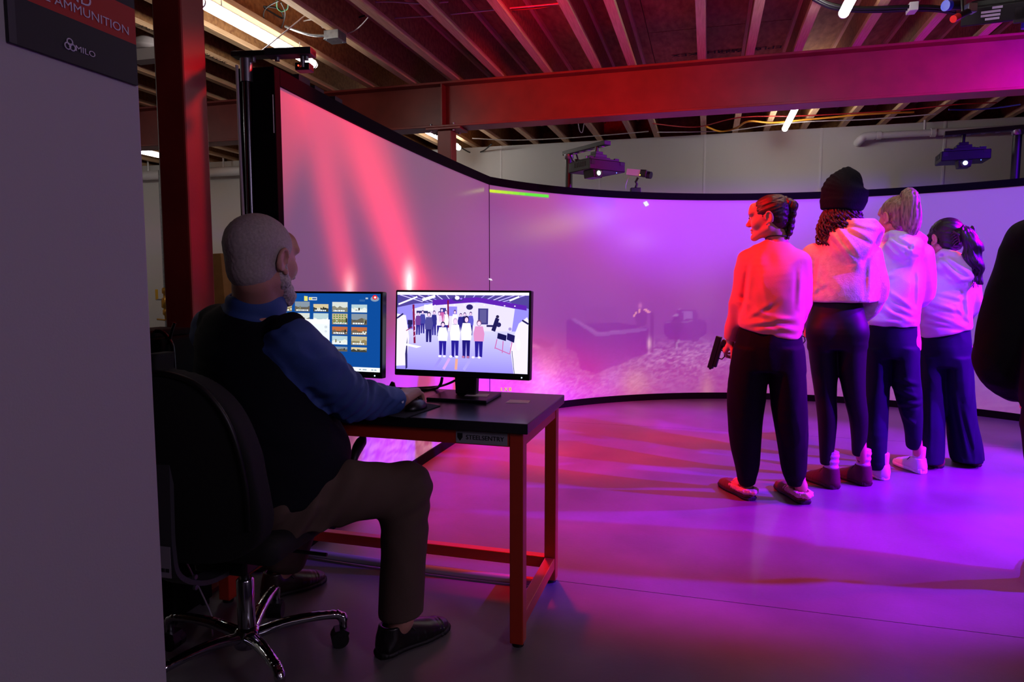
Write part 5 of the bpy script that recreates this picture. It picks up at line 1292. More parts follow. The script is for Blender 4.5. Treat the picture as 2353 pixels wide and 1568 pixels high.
# hair and beard
v = Vol(hC - .16, hC + .17, .0032)
T = lambda *p: hC + hM @ (A3(p, float) * hS)
v.ell(T(0, -.018, .038), A3((.080, .099, .084)) * hS, hM); v.ell(T(0, -.04, -.03), A3((.066, .062, .06)) * hS, hM, k=.03)
v.half(T(0, .072, .03), hM @ A3((0, 1, -.35)), .01); v.half(T(0, .02, -.068), hM @ A3((0, .30, -1)), .01)
for q in (-1, 1): v.ell(T(q * .085, .0, -.012), A3((.03, .028, .038)) * hS, hM, k=.006, op='s')
v.put(lambda X, Y, Z: np.where(False, X, np.sqrt(((X - T(0, .07, -.05)[0]) ** 2 + (Y - T(0, .07, -.05)[1]) ** 2 + (Z - T(0, .07, -.05)[2]) ** 2)) - .068), T(0, .07, -.05) - .1, T(0, .07, -.05) + .1, .012, 's')
v.disp(lambda X, Y, Z: .0011 * vnoise(X * 300, Y * 300, Z * 120))
link('hair', v.mesh('hair', .001), mat('gray_cropped_hair', 'a89c9a', .8, noise=(160, '988c8a', 3), bump=(700, .15)), man)
v = Vol(hC - .17, hC + .17, .0032)
for q in (-1, 1): v.cone(T(q * .056, .005, -.045), T(q * .020, .075, -.094), .020 * hS, .024 * hS, .02); v.cone(T(q * .063, .01, -.005), T(q * .054, .012, -.055), .008, .020 * hS, .015)
v.ell(T(0, .084, -.104), A3((.032, .022, .026)) * hS, hM, k=.02); v.cone(T(-.022, .096, -.044), T(.022, .096, -.044), .007, .007, .01)
v.disp(lambda X, Y, Z: .003 * vnoise(X * 160, Y * 160, Z * 90))
link('beard', v.mesh('beard', .001), mat('white_beard', 'c9bcbc', .8, noise=(200, '9a8c8c', 3), bump=(700, .3)), man)
# shirt
M_shirt = mat('blue_shirt', '2f4d92', .75, bump=(420, .12), noise=(3, '2a4585', 3))
v = Vol(A3((-.34, -.36, .52)), A3((.66, .62, 1.22)), .0045)
v.loft([(c, a + .004, b + .004) for c, a, b in torso[2:7]], xd, .05, k=.03)
v.chain([shR, shR + (elR - shR) * .5, elR, elR + (wrR - elR) * .6, wrR - (wrR - elR) * .06], [.068, .072, .068, .054, .043], .03)
v.chain([shL, elL, wrL], [.074, .064, .042], .03)
dR = (wrR - elR) / np.linalg.norm(wrR - elR)
v.soften(2); cloth_noise(v, .007, (13, 13, 13), 2.0)
ua = elR - shR; ua /= np.linalg.norm(ua)
def sleeve_folds(X, Y, Z):
    t = (X - elR[0]) * ua[0] + (Y - elR[1]) * ua[1] + (Z - elR[2]) * ua[2]; dd = (X - elR[0]) ** 2 + (Y - elR[1]) ** 2 + (Z - elR[2]) ** 2
    return .006 * np.sin(t * 150 + 3 * vnoise(X * 14, Y * 14, Z * 14)) * np.exp(-dd / .02)
v.disp(sleeve_folds)
v.cone(nB + A3((0, 0, .01)), nB + A3((.006, .006, .075)), .088, .078, .02)            # collar stand
v.cone(nB - A3((0, 0, .02)), nB + A3((.008, .008, .14)), .074, .073, .004, 's')
v.half(nB + A3((0, 0, .062)), (-.30, -.25, 1), .004)
v.stump(wrR - dR * .012, dR)
shirt = link('shirt', v.mesh('shirt', .002), M_shirt, man)
v = Vol(wrR - .1, wrR + .1, .0035); v.cone(wrR - dR * .062, wrR - dR * .012, .046, .044); v.half(wrR - dR * .068, -dR, .003); v.half(wrR - dR * .010, dR, .003); v.cone(wrR - dR * .02, wrR + dR * .05, .037, .037, .002, 's')
cf = link('cuff', v.mesh('cuff', .002), M_shirt, shirt)
cn = np.cross(dR, (0, 0, 1)); cn /= np.linalg.norm(cn); b0 = wrR - dR * .035 + cn * .044
MB().cyl(b0, b0 + cn * .004, .006, n=12).build('cuff_button', mat('pale_button', 'd0d4e0', .3), shirt)
# vest
M_vest = mat('navy_vest', '0c0e17', .85, spec=.15, bump=(350, .15))
v = Vol(A3((-.40, -.40, .44)), A3((.46, .46, 1.20)), .005)
v.loft([(c, a + .015, b + .015) for c, a, b in torso[0:7]], xd, .05, k=.03)
v.ell(torso[1][0] + fd * .06, (.17, .17, .14), k=.06)
for sh, el in ((shR, elR), (shL, elL)): v.cone(sh + A3((0, 0, -.060)) + xd * .055 * (1 if sh is shR else -1), el + (sh - nB) * .10, .070, .082, .012, 's')
v.cone(nB, nB + A3((0, 0, .2)), .092, .09, .006, 's'); v.half(nB + A3((0, 0, .03)), (0, 0, 1), .01)
for sh, s_ in ((shR, 1), (shL, -1)): v.cone(nB + xd * .095 * s_ + A3((0, 0, -.060)), sh - xd * .018 * s_ + A3((0, 0, .020)), .036, .062, .03)
v.soften(2); cloth_noise(v, .005, (8, 8, 12), 5.0)
v.half(torso[0][0] + A3((0, 0, -.035)), (-.18, -.12, -1), .006)
link('vest', v.mesh('vest', .002), M_vest, man)
# trousers
M_trous = mat('taupe_trousers', '57473f', .8, spec=.15, bump=(380, .12))
v = Vol(A3((-.34, -.30, .04)), A3((.66, .70, .74)), .005)
v.loft([(torso[0][0] + A3((0, 0, -.06)), .18, .15), (torso[0][0] + A3((0, 0, .02)), .19, .165)], xd, .03)
for hp, kn, an in ((hipR, knR, anR), (hipL, knL, anL)):
    v.chain([hp, hp + (kn - hp) * .5, kn], [.105, .096, .080], .04); v.chain([kn, kn + (an - kn) * .5, an + A3((0, 0, .03))], [.080, .073, .072], .03)
hk = knR - hipR; hk /= np.linalg.norm(hk)
def trouser_folds(X, Y, Z):
    t = (X - hipR[0]) * hk[0] + (Y - hipR[1]) * hk[1] + (Z - hipR[2]) * hk[2]
    a = .0075 * np.sin((t * 62 - (Z - .55) * 30) + 2.5 * vnoise(X * 9, Y * 9, Z * 9)) * np.exp(-((t - .06) / .16) ** 2)
    k2 = ((X - knR[0]) ** 2 + (Y - knR[1]) ** 2 + (Z - knR[2] + .05) ** 2)
    return a + .006 * np.sin(((X - knR[0]) * 60 - (Z - knR[2]) * 95)) * np.exp(-k2 / .010)
v.disp(trouser_folds); cloth_noise(v, .004, (10, 10, 4), 1.0)
v.half(anR + A3((0, 0, .025)), (.1, .05, -1), .004)
link('trousers', v.mesh('trousers', .002), M_trous, man)
M_shoeb = mat('black_leather', '120d10', .32, spec=.6, bump=(120, .05)); M_soleb = mat('black_sole', '0a080a', .6)
shoe_parts(man, heelR, toeR, M_shoeb, M_soleb, .085, .048, .01, .024)
shoe_parts(man, heelL, toeL, mat('dark_brown_leather', '2a1712', .35, spec=.6, bump=(120, .05)), M_soleb, .085, .048, .01, .024)

# ---- standing people ------------------------------------------------------
class Fig:
    def __init__(s, px, py):
        s.O = onz(px, py, 0); a = math.atan2(s.O.x, s.O.y); s.a = a
        s.e = Vector((math.sin(a), math.cos(a), 0)); s.x = Vector((math.cos(a), -math.sin(a), 0)); s.L = s.O.dot(s.e)
    def J(s, px, py, dy=0.0):
        r = ray(px, py); t = (s.L + dy) / r.dot(s.e); P = Vector((0, 0, EYE)) + r * t - s.O
        return A3((P.dot(s.x), P.dot(s.e), P.z))
    def F(s, px, py):
        P = onz(px, py, 0) - s.O; return A3((P.dot(s.x), P.dot(s.e), 0))
    def xz(s, px, py): p = s.J(px, py); return p[0], p[2]
    def sec(s, py, l, r, ry, dy=0.0):
        a = s.J(l, py, dy); b = s.J(r, py, dy); return ((a + b) / 2, (b[0] - a[0]) / 2, ry)
    def add(s, name, mesh, m, par=None, label=None):
        o = link(name, mesh, m, par)
        if par is None: o.location = s.O; o.rotation_euler = (0, 0, -s.a)
        if label: o['label'] = label
        return o
def vol_for(fig, top, l, r, dep, h, py_bot=None, zlo=None, zhi=None):
    a = fig.J(l, top); b = fig.J(r, top)
    return Vol((a[0], -dep, zlo), (b[0], dep, zhi if zhi else a[2]), h)
def limb(v, pts, rr, k=.03): v.chain(pts, rr, k)

def basic_body(f, hc, hm, hs, neck, sh, el, wr, hip, kn, an, hands, skin, label, h=.0045, feet=None):
    allp = np.array([hc, neck] + sh + el + wr + hip + kn + an)
    lo = allp.min(0) - .16; hi = allp.max(0) + .16; lo[2] = -.01; lo[1] -= .02
    if feet: lo = np.minimum(lo, np.min([a for fe in feet for a in fe], 0) - .05)
    lo[2] = -.01
    v = Vol(lo, hi, h)
    c = (sh[0] + sh[1]) / 2; hcx = (hip[0] + hip[1]) / 2
    v.loft([(hcx - A3((0, 0, .03)), .135, .09), (hcx + A3((0, 0, .08)), .13, .088), (hcx + (c - hcx) * .5, .105, .08), (c - A3((0, 0, .10)), .125, .09), (c, .12, .065)], (1, 0, 0), .05, k=.03)
    v.chain([neck - A3((0, 0, .05)), neck + A3((0, 0, .02)), hc + hm @ A3((0, -.02, -.05)) * hs], [.058, .048, .050], .03)
    head_sdf(v, hc, hm, hs)
    for q in (0, 1):
        v.chain([sh[q], el[q], wr[q]], [.042, .035, .025], .03); v.chain([hip[q], kn[q], an[q]], [.068, .042, .027], .03)
        hd = hands[q]; hand_sdf(v, wr[q], hd[0], hd[1], hd[2], hd[3], .04, .92)
        if feet: fv = feet[q][1] - feet[q][0]; v.chain([an[q], feet[q][0] + fv * .2 + A3((0, 0, .042)), feet[q][0] + fv * .70 + A3((0, 0, .030))], [.030, .027, .019], .02)
    o = f.add('person', v.mesh('person', .002), skin); return tag(o, label, 'person')
def legs_mesh(f, pelvis, left, right, h, hemL=None, hemR=None, noise=.004, seed=0.0, folds=(), ank=None):
    z0 = min(f.J(*((s_[1] + s_[2]) / 2, s_[0]))[2] for s_ in (left[-1], right[-1])) - .05
    z1 = f.J(pelvis[0][1], pelvis[0][0])[2] + .05
    xs = [f.J(s_[1], s_[0])[0] for s_ in pelvis + left + right] + [f.J(s_[2], s_[0])[0] for s_ in pelvis + left + right]
    v = Vol((min(xs) - .06, -.28, max(z0, .0)), (max(xs) + .06, .28, z1), h)
    v.loft([f.sec(*s_) for s_ in pelvis], (1, 0, 0), .03)
    for q, lg in enumerate((left, right)):
        ss = [f.sec(*s_) for s_ in lg]
        if ank is not None:
            zt, zb = .62, ank[q][2]; out = []
            for c, a, b in ss:
                w_ = min(max((zt - c[2]) / (zt - zb), 0), 1); out.append((c + A3((0, ank[q][1] * w_ * w_ * (3 - 2 * w_), 0)), a, b))
            ss = out
        v.loft(ss, (1, 0, 0), .02, k=.015)
    v.soften(2)
    if folds: linear_folds(v, folds, .007, .014, conv=f.xz)
    cloth_noise(v, noise, (11, 11, 3.2), seed)
    return v
def top_mesh(f, secs, sleeves, h, seed, amp=.006, folds=(), hem=None):
    P = [f.sec(*s_) for s_ in secs]
    pts = [c for c, _, _ in P] + [A3(p) for sl in sleeves for p in sl[0]]
    lo = np.min(pts, 0) - .24; hi = np.max(pts, 0) + .22
    v = Vol(lo, hi, h); v.loft(P, (1, 0, 0), .035, k=.03, power=2.3)
    if hem is not None: v.half(hem[0], hem[1], .010)
    for pts_, rr in sleeves: v.chain(pts_, rr, .03, sub=4)
    v.soften(3)
    if folds: linear_folds(v, folds, .0065, .014, conv=f.xz)
    cloth_noise(v, amp, (10, 10, 7), seed)
    return v
relax = (.35, .4, .45, .5)
grip = (.75, .8, .85, .9)

M_hairb = lambda n, a, b: mat(n, a, .45, spec=.5, noise=(120, b, 3), bump=(400, .2), stretch=(1, 1, .12))
# ---- woman with the braid --------------------------------------------------
f = Fig(1767, 1157); J = f.J; px_m = f.L / F_PX
hC = J(1767, 502); hM = yawm(-82, -4); hS = 1.0
sh = [J(1722, 600, .02), J(1836, 604, .0)]; el = [J(1700, 698, .03), J(1840, 695, .05)]; wr = [J(1680, 778, .09), J(1826, 745, .22)]
hip = [J(1735, 800), J(1803, 800)]; kn = [J(1715, 960, .02), J(1815, 965, .0)]
flh, flt, frh, frt = f.F(1730, 1153), f.F(1657, 1113), f.F(1854, 1162), f.F(1787, 1118)
an = [flh + (flt - flh) * .2 + A3((0, 0, .085)), frh + (frt - frh) * .2 + A3((0, 0, .085))]
gunp = J(1664, 812, .11)
w1 = basic_body(f, hC, hM, hS, J(1788, 558), sh, el, wr, hip, kn, an, [(J(1664, 806, .11) - wr[0], (-.8, -.3, .2), -1, grip), (A3((-.6, .6, -.1)), (0, 0, 1), -1, relax)], M_skin,
                'woman in salmon long-sleeved shirt and black trousers, braided hair, face turned left', .0045, [(flh, flt), (frh, frt)])
T = lambda *p: hC + hM @ (A3(p, float) * hS)
MB().ball(T(-.031, .0835, .0075), .0105 * hS, 10).build('eye', M_eyew, w1); MB().ball(T(.031, .0835, .0075), .0105 * hS, 10).build('eye', M_eyew, w1)
m_ = MB(); m_.ball(T(-.0335, .0915, .0075), .0052, 8); m_.ball(T(.0335, .0915, .0075), .0052, 8); m_.build('iris', M_iris, w1)
m_ = MB()
for q in (-1, 1): m_.tube([T(q * .014, .093, .028), T(q * .030, .092, .034), T(q * .047, .078, .030)], [.0028, .0032, .0016], 6); m_.tube([T(q * .018, .092, .014), T(q * .032, .093, .017), T(q * .046, .080, .012)], .0013, 5)
m_.build('eyebrow', M_iris, w1)
v = Vol(hC - .17, hC + .20, .0034); v.ell(T(0, -.018, .040), A3((.081, .099, .083)) * hS, hM); v.ell(T(0, -.055, -.02), A3((.06, .05, .05)) * hS, hM, k=.03)
v.half(T(0, .058, .045), hM @ A3((0, 1, -.45)), .008); v.half(T(0, -.03, -.06), hM @ A3((0, .75, -1)), .01)
for q in (-1, 1): v.ell(T(q * .085, .0, -.012), A3((.03, .026, .036)) * hS, hM, k=.006, op='s')
v.ell(T(0, .085, -.035), A3((.09, .062, .072)) * hS, hM, k=.01, op='s')
strands(v, hM @ A3((0, 1, -.25)), .0030, 120, 8)
hair = f.add('hair', v.mesh('hair', .0012), M_hairb('auburn_hair', '3c1c12', '200d08'), w1)
v = Vol(J(1775, 565) - A3((.05, .2, .0)), J(1850, 440) + A3((.05, .2, .02)), .0034)
bp_ = [(1808, 466, .026), (1818, 472, .028), (1817, 490, .022), (1814, 505, .021), (1813, 519, .019), (1811, 532, .016), (1806, 543, .010)]
for i, (a, b, r_) in enumerate(bp_):
    for q in (-1, 1): v.ell(J(a, b + 3 * q, -.02) + A3((q * .008, -.01 * q, 0)), (r_ * .95, r_, r_ * 1.1), k=.004)
strands(v, (0.3, 0, 1), .003, 110, 20, 3)
f.add('braid', v.mesh('braid', .0012), M_hairb('auburn_hair', '3c1c12', '200d08'), w1)
MB().lathe([(.012, -.008), (.017, 0), (.012, .008)], J(1799, 462, -.01), 14, Matrix.Rotation(R(80), 3, 'Y')).build('hair_tie', M_black, w1)
M_salmon = mat('salmon_jersey', 'd9877a', .8, bump=(300, .10))
secs = [(800, 1700, 1840, .125), (745, 1698, 1846, .13), (690, 1708, 1850, .13), (640, 1712, 1852, .125), (605, 1712, 1848, .105), (575, 1730, 1836, .08), (556, 1758, 1815, .062)]
v = top_mesh(f, secs, [([sh[0], el[0], wr[0]], [.064, .056, .042]), ([sh[1], el[1], wr[1]], [.060, .054, .042])], .0048, 1.0, .0055,
             [((1730, 604), (1716, 715), 1.1), ((1748, 632), (1765, 700), .4), ((1716, 728), (1780, 690), .45), ((1716, 742), (1842, 726), .8), ((1735, 716), (1846, 740), .7), ((1745, 752), (1843, 754), .7), ((1722, 700), (1694, 690), .5), ((1760, 730), (1838, 765), .5), ((1840, 615), (1836, 705), .7)], hem=(J(1690, 748), (J(1848, 781)[2] - J(1690, 748)[2], .02, -(J(1848, 781)[0] - J(1690, 748)[0]))))
v.cone(J(1786, 556) - A3((0, 0, .03)), J(1782, 520), .060, .056, .004, 's')
v.stump(wr[0], wr[0] - el[0]); v.stump(wr[1], wr[1] - el[1])
f.add('long_sleeved_shirt', v.mesh('long_sleeved_shirt', .0015), M_salmon, w1)
MB().tube([J(1786, 550, 0) + A3((.0585 * math.cos(a), .055 * math.sin(a), .004 - .012 * math.sin(a))) for a in np.linspace(0, 2 * PI, 24)[:-1]], .0028, 6, True).build('collar_band', M_black, w1)
M_blk = mat('black_trouser_cloth', '0a0a10', .85, spec=.15, bump=(300, .1))
v = legs_mesh(f, [(742, 1705, 1838, .115), (790, 1690, 1845, .13), (850, 1680, 1850, .125)],
              [(800, 1688, 1768, .12), (880, 1674, 1762, .115), (950, 1672, 1755, .11), (1020, 1677, 1750, .105), (1075, 1688, 1745, .09), (1105, 1694, 1738, .065), (1116, 1698, 1736, .055)],
              [(800, 1768, 1846, .12), (880, 1768, 1853, .115), (960, 1776, 1856, .11), (1030, 1788, 1857, .10), (1085, 1796, 1855, .085), (1110, 1804, 1850, .062), (1121, 1809, 1847, .055)], .0052, noise=.005, seed=4.0, ank=an)
f.add('trousers', v.mesh('trousers', .002), M_blk, w1)
M_sued = mat('tan_suede', '6a3a26', .85, bump=(200, .1)); M_fluff = mat('pink_fluff', 'e0a8a8', .95, bump=(160, .5)); M_rubs = mat('dark_rubber', '17110f', .7)
for hl, to in ((flh, flt), (frh, frt)):
    o = shoe_parts(w1, hl, to, M_sued, M_rubs, .060, .050, 0, .024, 'slipper', laces=False)
    d_ = (to - hl); x_ = A3((d_[1], -d_[0], 0)); x_ /= np.linalg.norm(x_)
    v = Vol(np.minimum(hl, to) - .09, np.maximum(hl, to) + A3((.09, .09, .14)), .004)
    for t_, w_, z_ in ((.52, .050, .055), (.40, .052, .060)): v.cone(hl + d_ * t_ - x_ * w_ * .6 + A3((0, 0, z_ - .012)), hl + d_ * (t_ - .05) + A3((0, 0, z_ + .012)), .018, .020, .02); v.cone(hl + d_ * t_ + x_ * w_ * .6 + A3((0, 0, z_ - .012)), hl + d_ * (t_ - .05) + A3((0, 0, z_ + .012)), .018, .020, .02)
    v.chain([hl + d_ * .4 + x_ * .045 + A3((0, 0, .05)), hl + d_ * .1 + x_ * .038 + A3((0, 0, .05)), hl - d_ * .01 + A3((0, 0, .052)), hl + d_ * .1 - x_ * .038 + A3((0, 0, .05)), hl + d_ * .4 - x_ * .045 + A3((0, 0, .05))], [.014, .016, .017, .016, .014], .01)
    v.disp(lambda X, Y, Z: .004 * vnoise(X * 130, Y * 130, Z * 130)); v.half((0, 0, .028), (0, 0, -1))
    link('fur_lining', v.mesh('fur_lining', .002), M_fluff, o)
# pistol in her left hand
M_gun = mat('black_polymer', '101012', .4)
def pistol(fg, grip_pt, muzzle_dir, up, label, s=1.0):
    t = thing('training_pistol', label, 'pistol', tuple(fg.O + fg.x * grip_pt[0] + fg.e * grip_pt[1] + Vector((0, 0, grip_pt[2]))), -fg.a)
    d = Vector(muzzle_dir).normalized(); u = Vector(up); u = (u - d * u.dot(d)).normalized(); Mx = Matrix((d, d.cross(u) * -1, u)).transposed()
    bx = lambda c, dd: (Mx @ Vector(c) * s, [q * s for q in dd])
    for nm, c, dd in (('slide', (.045, 0, .055), (.19, .026, .030)), ('frame', (.05, 0, .032), (.15, .022, .018)), ('barrel_end', (.142, 0, .055), (.012, .012, .012))):
        p, q = bx(c, dd); MB().box(p, q, Mx).build(nm, M_gun, t, bevel=.003)
    p, q = bx((-.015, 0, -.015), (.034, .025, .10)); MB().box(p, q, Mx @ Matrix.Rotation(R(-14), 3, 'Y')).build('grip', M_gun, t, bevel=.006)
    MB().tube([Mx @ Vector(p_) * s for p_ in ((.02, 0, .022), (.025, 0, .0), (.05, 0, -.006), (.068, 0, .004), (.07, 0, .022))], .0035 * s, 6).build('trigger_guard', M_gun, t)
    return t
pistol(f, J(1668, 800, .10), (-.25, .1, -1), (-.6, .2, .25), "black training pistol pointing down in the braided woman's left hand")

# ---- woman with the beanie -------------------------------------------------
f = Fig(1925, 1122); J = f.J
hC = J(1932, 487); hM = yawm(-18, -6); hS = 1.02
sh = [J(1872, 588), J(1998, 588)]; el = [J(1858, 690, .06), J(2012, 680, .08)]; wr = [J(1853, 742, .18), J(1965, 740, .27)]
hip = [J(1893, 760), J(1957, 760)]; kn = [J(1893, 915, .02), J(1965, 915, .02)]
flh, flt, frh, frt = f.F(1922, 1126), f.F(1855, 1098), f.F(1996, 1119), f.F(1926, 1092)
an = [flh + (flt - flh) * .2 + A3((0, 0, .10)), frh + (frt - frh) * .2 + A3((0, 0, .10))]
w2 = basic_body(f, hC, hM, hS, J(1940, 553), sh, el, wr, hip, kn, an, [(A3((-.02, .25, -1)), (-.9, -.2, 0), -1, grip), (A3((-.9, .3, -.2)), (0, 0, 1), -1, relax)], M_skin,
                'tall woman in black beanie and cropped cream hoodie with black leggings, seen from behind', .005, [(flh, flt), (frh, frt)])
v = Vol(J(1860, 500) - A3((.03, .22, .03)), J(2020, 390) + A3((.03, .22, .03)), .0038)
v.loft([(hC + A3((0, -.005, .005)), .100, .112), (J(1938, 462), .118, .122), (J(1941, 440), .118, .118), (J(1949, 424), .100, .100), (J(1962, 412), .072, .072), (J(1972, 407), .040, .040)], (1, 0, 0), .03, k=.02)
v.loft([(J(1934, 483), .110, .118), (J(1937, 462), .122, .127)], (1, 0, 0), .008, k=.004)
v.half(J(1934, 488), (.06, .25, -1), .006)
v.soften(3); v.disp(lambda X, Y, Z: .0007 * np.sin(np.arctan2(Y, X - J(1938, 460)[0]) * 110)); cloth_noise(v, .004, (14, 14, 10), 3)
f.add('beanie', v.mesh('beanie', .0015), mat('black_knit', '0d0c14', .9, spec=.15, bump=(260, .25)), w2)
m_ = MB(); rnd = random.Random(3)
for i in range(46):
    a = -PI * .95 + 1.9 * PI * i / 45 + PI / 2 * 0; ang_ = PI * (1.02 + .96 * i / 45)
    bx_, by_ = .085 * math.cos(ang_ + .0), .095 * math.sin(ang_); base = hC + A3((bx_, by_, .0 + .01 * rnd.random()))
    ln = .09 + .07 * rnd.random() + (.05 if i < 14 else 0); out = A3((math.cos(ang_), math.sin(ang_), 0)); ph = rnd.random() * 6; pts = []
    for k in range(16):
        t_ = k / 15; w_ = .010 * (0.5 + t_)
        pts.append(base + out * (.030 * math.sin(t_ * PI * .8)) + A3((w_ * math.cos(ph + t_ * 17), w_ * math.sin(ph + t_ * 17), -ln * t_)))
    m_.tube(pts, [.007 - .003 * k / 15 for k in range(16)], 6)
m_.build('curly_hair', M_hairb('dark_red_hair', '3a1512', '1e0908'), w2)
M_cream = mat('cream_fleece', 'c9bfb4', .9, bump=(130, .30), noise=(40, 'b6aca2', 4))
secs = [(720, 1862, 2008, .12), (685, 1856, 2016, .14), (640, 1862, 2018, .135), (600, 1862, 2012, .12), (572, 1880, 1996, .10), (552, 1905, 1975, .075)]
v = top_mesh(f, secs, [([sh[0], el[0], wr[0]], [.070, .068, .046]), ([sh[1], el[1], wr[1]], [.068, .064, .046])], .005, 7.0, .005,
             [((1886, 590), (1872, 688), 1.2), ((1868, 640), (1905, 660), .5), ((1900, 640), (1925, 680), .5), ((2000, 595), (1996, 686), .9), ((1860, 675), (1900, 650), .6)], hem=(J(1935, 692), (.01, .05, -1)))
def hood_on(v, J_, rim, bag, tip, rr=.030):
    """rim: px points of the hood's edge, bag: filled part hanging at the back"""
    for (a, b, dy, r_) in bag: v.ell(J_(a, b, dy), r_, k=.045)
    v.chain([J_(*p) for p in rim], [rr] * len(rim), .02); v.cone(J_(*tip[0]), J_(*tip[1]), .05, .018, .05)
hood_on(v, J, [(1895, 560, .05), (1900, 522, .02), (1925, 508, -.07), (1965, 512, -.11), (2005, 512, -.07), (2022, 530, .0), (2012, 560, .06)],
        [(1955, 545, -.09, (.115, .075, .065)), (1958, 572, -.11, (.095, .055, .06)), (1990, 530, -.05, (.07, .07, .045))], ((1958, 575, -.12), (1966, 606, -.125)), .024)
linear_folds(v, [((1905, 530), (1960, 600), 1.1), ((1920, 520), (1975, 590), .9), ((1945, 520), (2010, 560), .9), ((1930, 512), (2010, 528), .8), ((1985, 590), (2018, 545), .7)], .009, .013, conv=f.xz)
v.ell(hC + A3((.01, .02, -.03)), (.078, .085, .10), k=.02, op='s')
v.stump(wr[0], wr[0] - el[0]); v.stump(wr[1], wr[1] - el[1])
f.add('hoodie', v.mesh('hoodie', .0012), M_cream, w2)
M_leg = mat('black_leggings', '0b0b14', .6, spec=.2, bump=(300, .05))
v = legs_mesh(f, [(682, 1874, 1978, .095), (720, 1863, 1988, .115), (760, 1855, 1994, .135), (800, 1856, 1994, .125)],
              [(790, 1856, 1925, .12), (850, 1863, 1925, .10), (910, 1872, 1923, .08), (960, 1878, 1924, .078), (1010, 1881, 1920, .066), (1050, 1883, 1915, .05), (1062, 1884, 1914, .046)],
              [(790, 1924, 1994, .12), (850, 1927, 1990, .10), (910, 1938, 1990, .08), (960, 1950, 1996, .078), (1005, 1955, 1995, .066), (1040, 1957, 1990, .05), (1052, 1958, 1989, .046)], .005, noise=.0015, seed=2.0, ank=an)
for q in (-1, 1): v.ell(J(1924 + q * 33, 765, -.06), (.085, .085, .09), k=.04)
f.add('leggings', v.mesh('leggings', .002), M_leg, w2)
M_sock = mat('white_sock', 'cfcad2', .9, bump=(220, .2)); M_boot = mat('brown_suede_boot', '4a2320', .8, bump=(200, .1)); M_bsole = mat('brown_rubber_sole', '2c1512', .7)
for a_, hl, to in ((an[0], flh, flt), (an[1], frh, frt)):
    m_ = Vol(a_ - A3((.08, .08, .07)), a_ + A3((.08, .08, .17)), .004); m_.cone(a_ - A3((0, 0, .03)), a_ + A3((0, 0, .13)), .036, .042); m_.disp(lambda X, Y, Z: .002 * np.sin(Z * 190)); m_.half(a_ + A3((0, 0, .115)), (0, 0, 1), .006)
    sk = f.add('sock', m_.mesh('sock', .002), M_sock, w2)
    q_ = a_ + A3((-.018, -.036, .045)); MB().tube([q_ + A3((-.014, .004, .006)), q_ + A3((-.006, -.002, -.003)), q_ + A3((.014, -.001, .010))], [.0015, .003, .001], 5).build('curved_mark', M_black, sk)
    shoe_parts(w2, hl, to, M_boot, M_bsole, .100, .054, .016, .030, 'ankle_boot')
pistol(f, J(1849, 765, .20), (-.05, .3, -1), (-1, .1, .1), "dark training pistol held low in the beanie woman's left hand", 1.05)

# ---- woman with the blonde ponytail ----------------------------------------
f = Fig(2062, 1096); J = f.J
hC = J(2060, 500); hM = yawm(-40, -4); hS = 1.03
sh = [J(2022, 588), J(2118, 586)]; el = [J(2004, 680, .10), J(2122, 675, .10)]; wr = [J(2030, 700, .30), J(2080, 700, .32)]
hip = [J(2030, 790), J(2082, 790)]; kn = [J(2018, 925, .02), J(2092, 920, .04)]
flh, flt, frh, frt = f.F(2036, 1105), f.F(1985, 1086), f.F(2123, 1091), f.F(2058, 1066)
an = [flh + (flt - flh) * .2 + A3((0, 0, .10)), frh + (frt - frh) * .2 + A3((0, 0, .10))]
w3 = basic_body(f, hC, hM, hS, J(2066, 560), sh, el, wr, hip, kn, an, [(A3((.5, .8, 0)), (0, 0, 1), 1, relax), (A3((-.5, .8, 0)), (0, 0, 1), -1, relax)], M_skin,
                'woman with a high blonde ponytail in a white hoodie and navy trousers', .005, [(flh, flt), (frh, frt)])
T = lambda *p: hC + hM @ (A3(p, float) * hS)
v = Vol(hC - A3((.2, .2, .22)), hC + A3((.2, .2, .19)), .0036); v.ell(T(0, -.018, .040), A3((.082, .101, .085)) * hS, hM); v.ell(T(0, -.05, -.03), A3((.066, .055, .06)) * hS, hM, k=.03)
v.half(T(0, .062, .04), hM @ A3((0, 1, -.45)), .008); v.half(T(0, -.03, -.085), hM @ A3((0, .5, -1)), .012)
for q in (-1, 1): v.ell(T(q * .086, .0, -.012), A3((.03, .026, .036)) * hS, hM, k=.006, op='s')
v.ell(T(0, .088, -.035), A3((.09, .062, .072)) * hS, hM, k=.01, op='s'); strands(v, J(2085, 450) - J(2050, 510), .0035, 110, 8, 5)
M_blond = M_hairb('blonde_hair', 'a9866a', '5d4436')
f.add('hair', v.mesh('hair', .0012), M_blond, w3)
v = Vol(J(2040, 560) - A3((.06, .22, .02)), J(2130, 430) + A3((.06, .2, .03)), .0036)
v.loft([(J(2082, 450, -.05), .030, .028), (J(2088, 446, -.09), .040, .034), (J(2092, 462, -.12), .048, .034), (J(2093, 490, -.125), .052, .034), (J(2094, 520, -.12), .046, .030), (J(2096, 541, -.115), .022, .016)], (1, 0, 0), .02, k=.02)
v.put(lambda X, Y, Z: np.sqrt((X - J(2082, 450)[0]) ** 2 + (Y + .05) ** 2 + (Z - J(2082, 450)[2]) ** 2) - .028, J(2082, 450, -.05) - .03, J(2082, 450, -.05) + .03, .01)
v.soften(2); strands(v, (.1, 0, 1), .005, 95, 5, 8); pt_ = f.add('ponytail', v.mesh('ponytail', .0012), M_blond, w3)
M_whood = mat('white_hoodie', 'd4cedb', .88, bump=(260, .12)) 
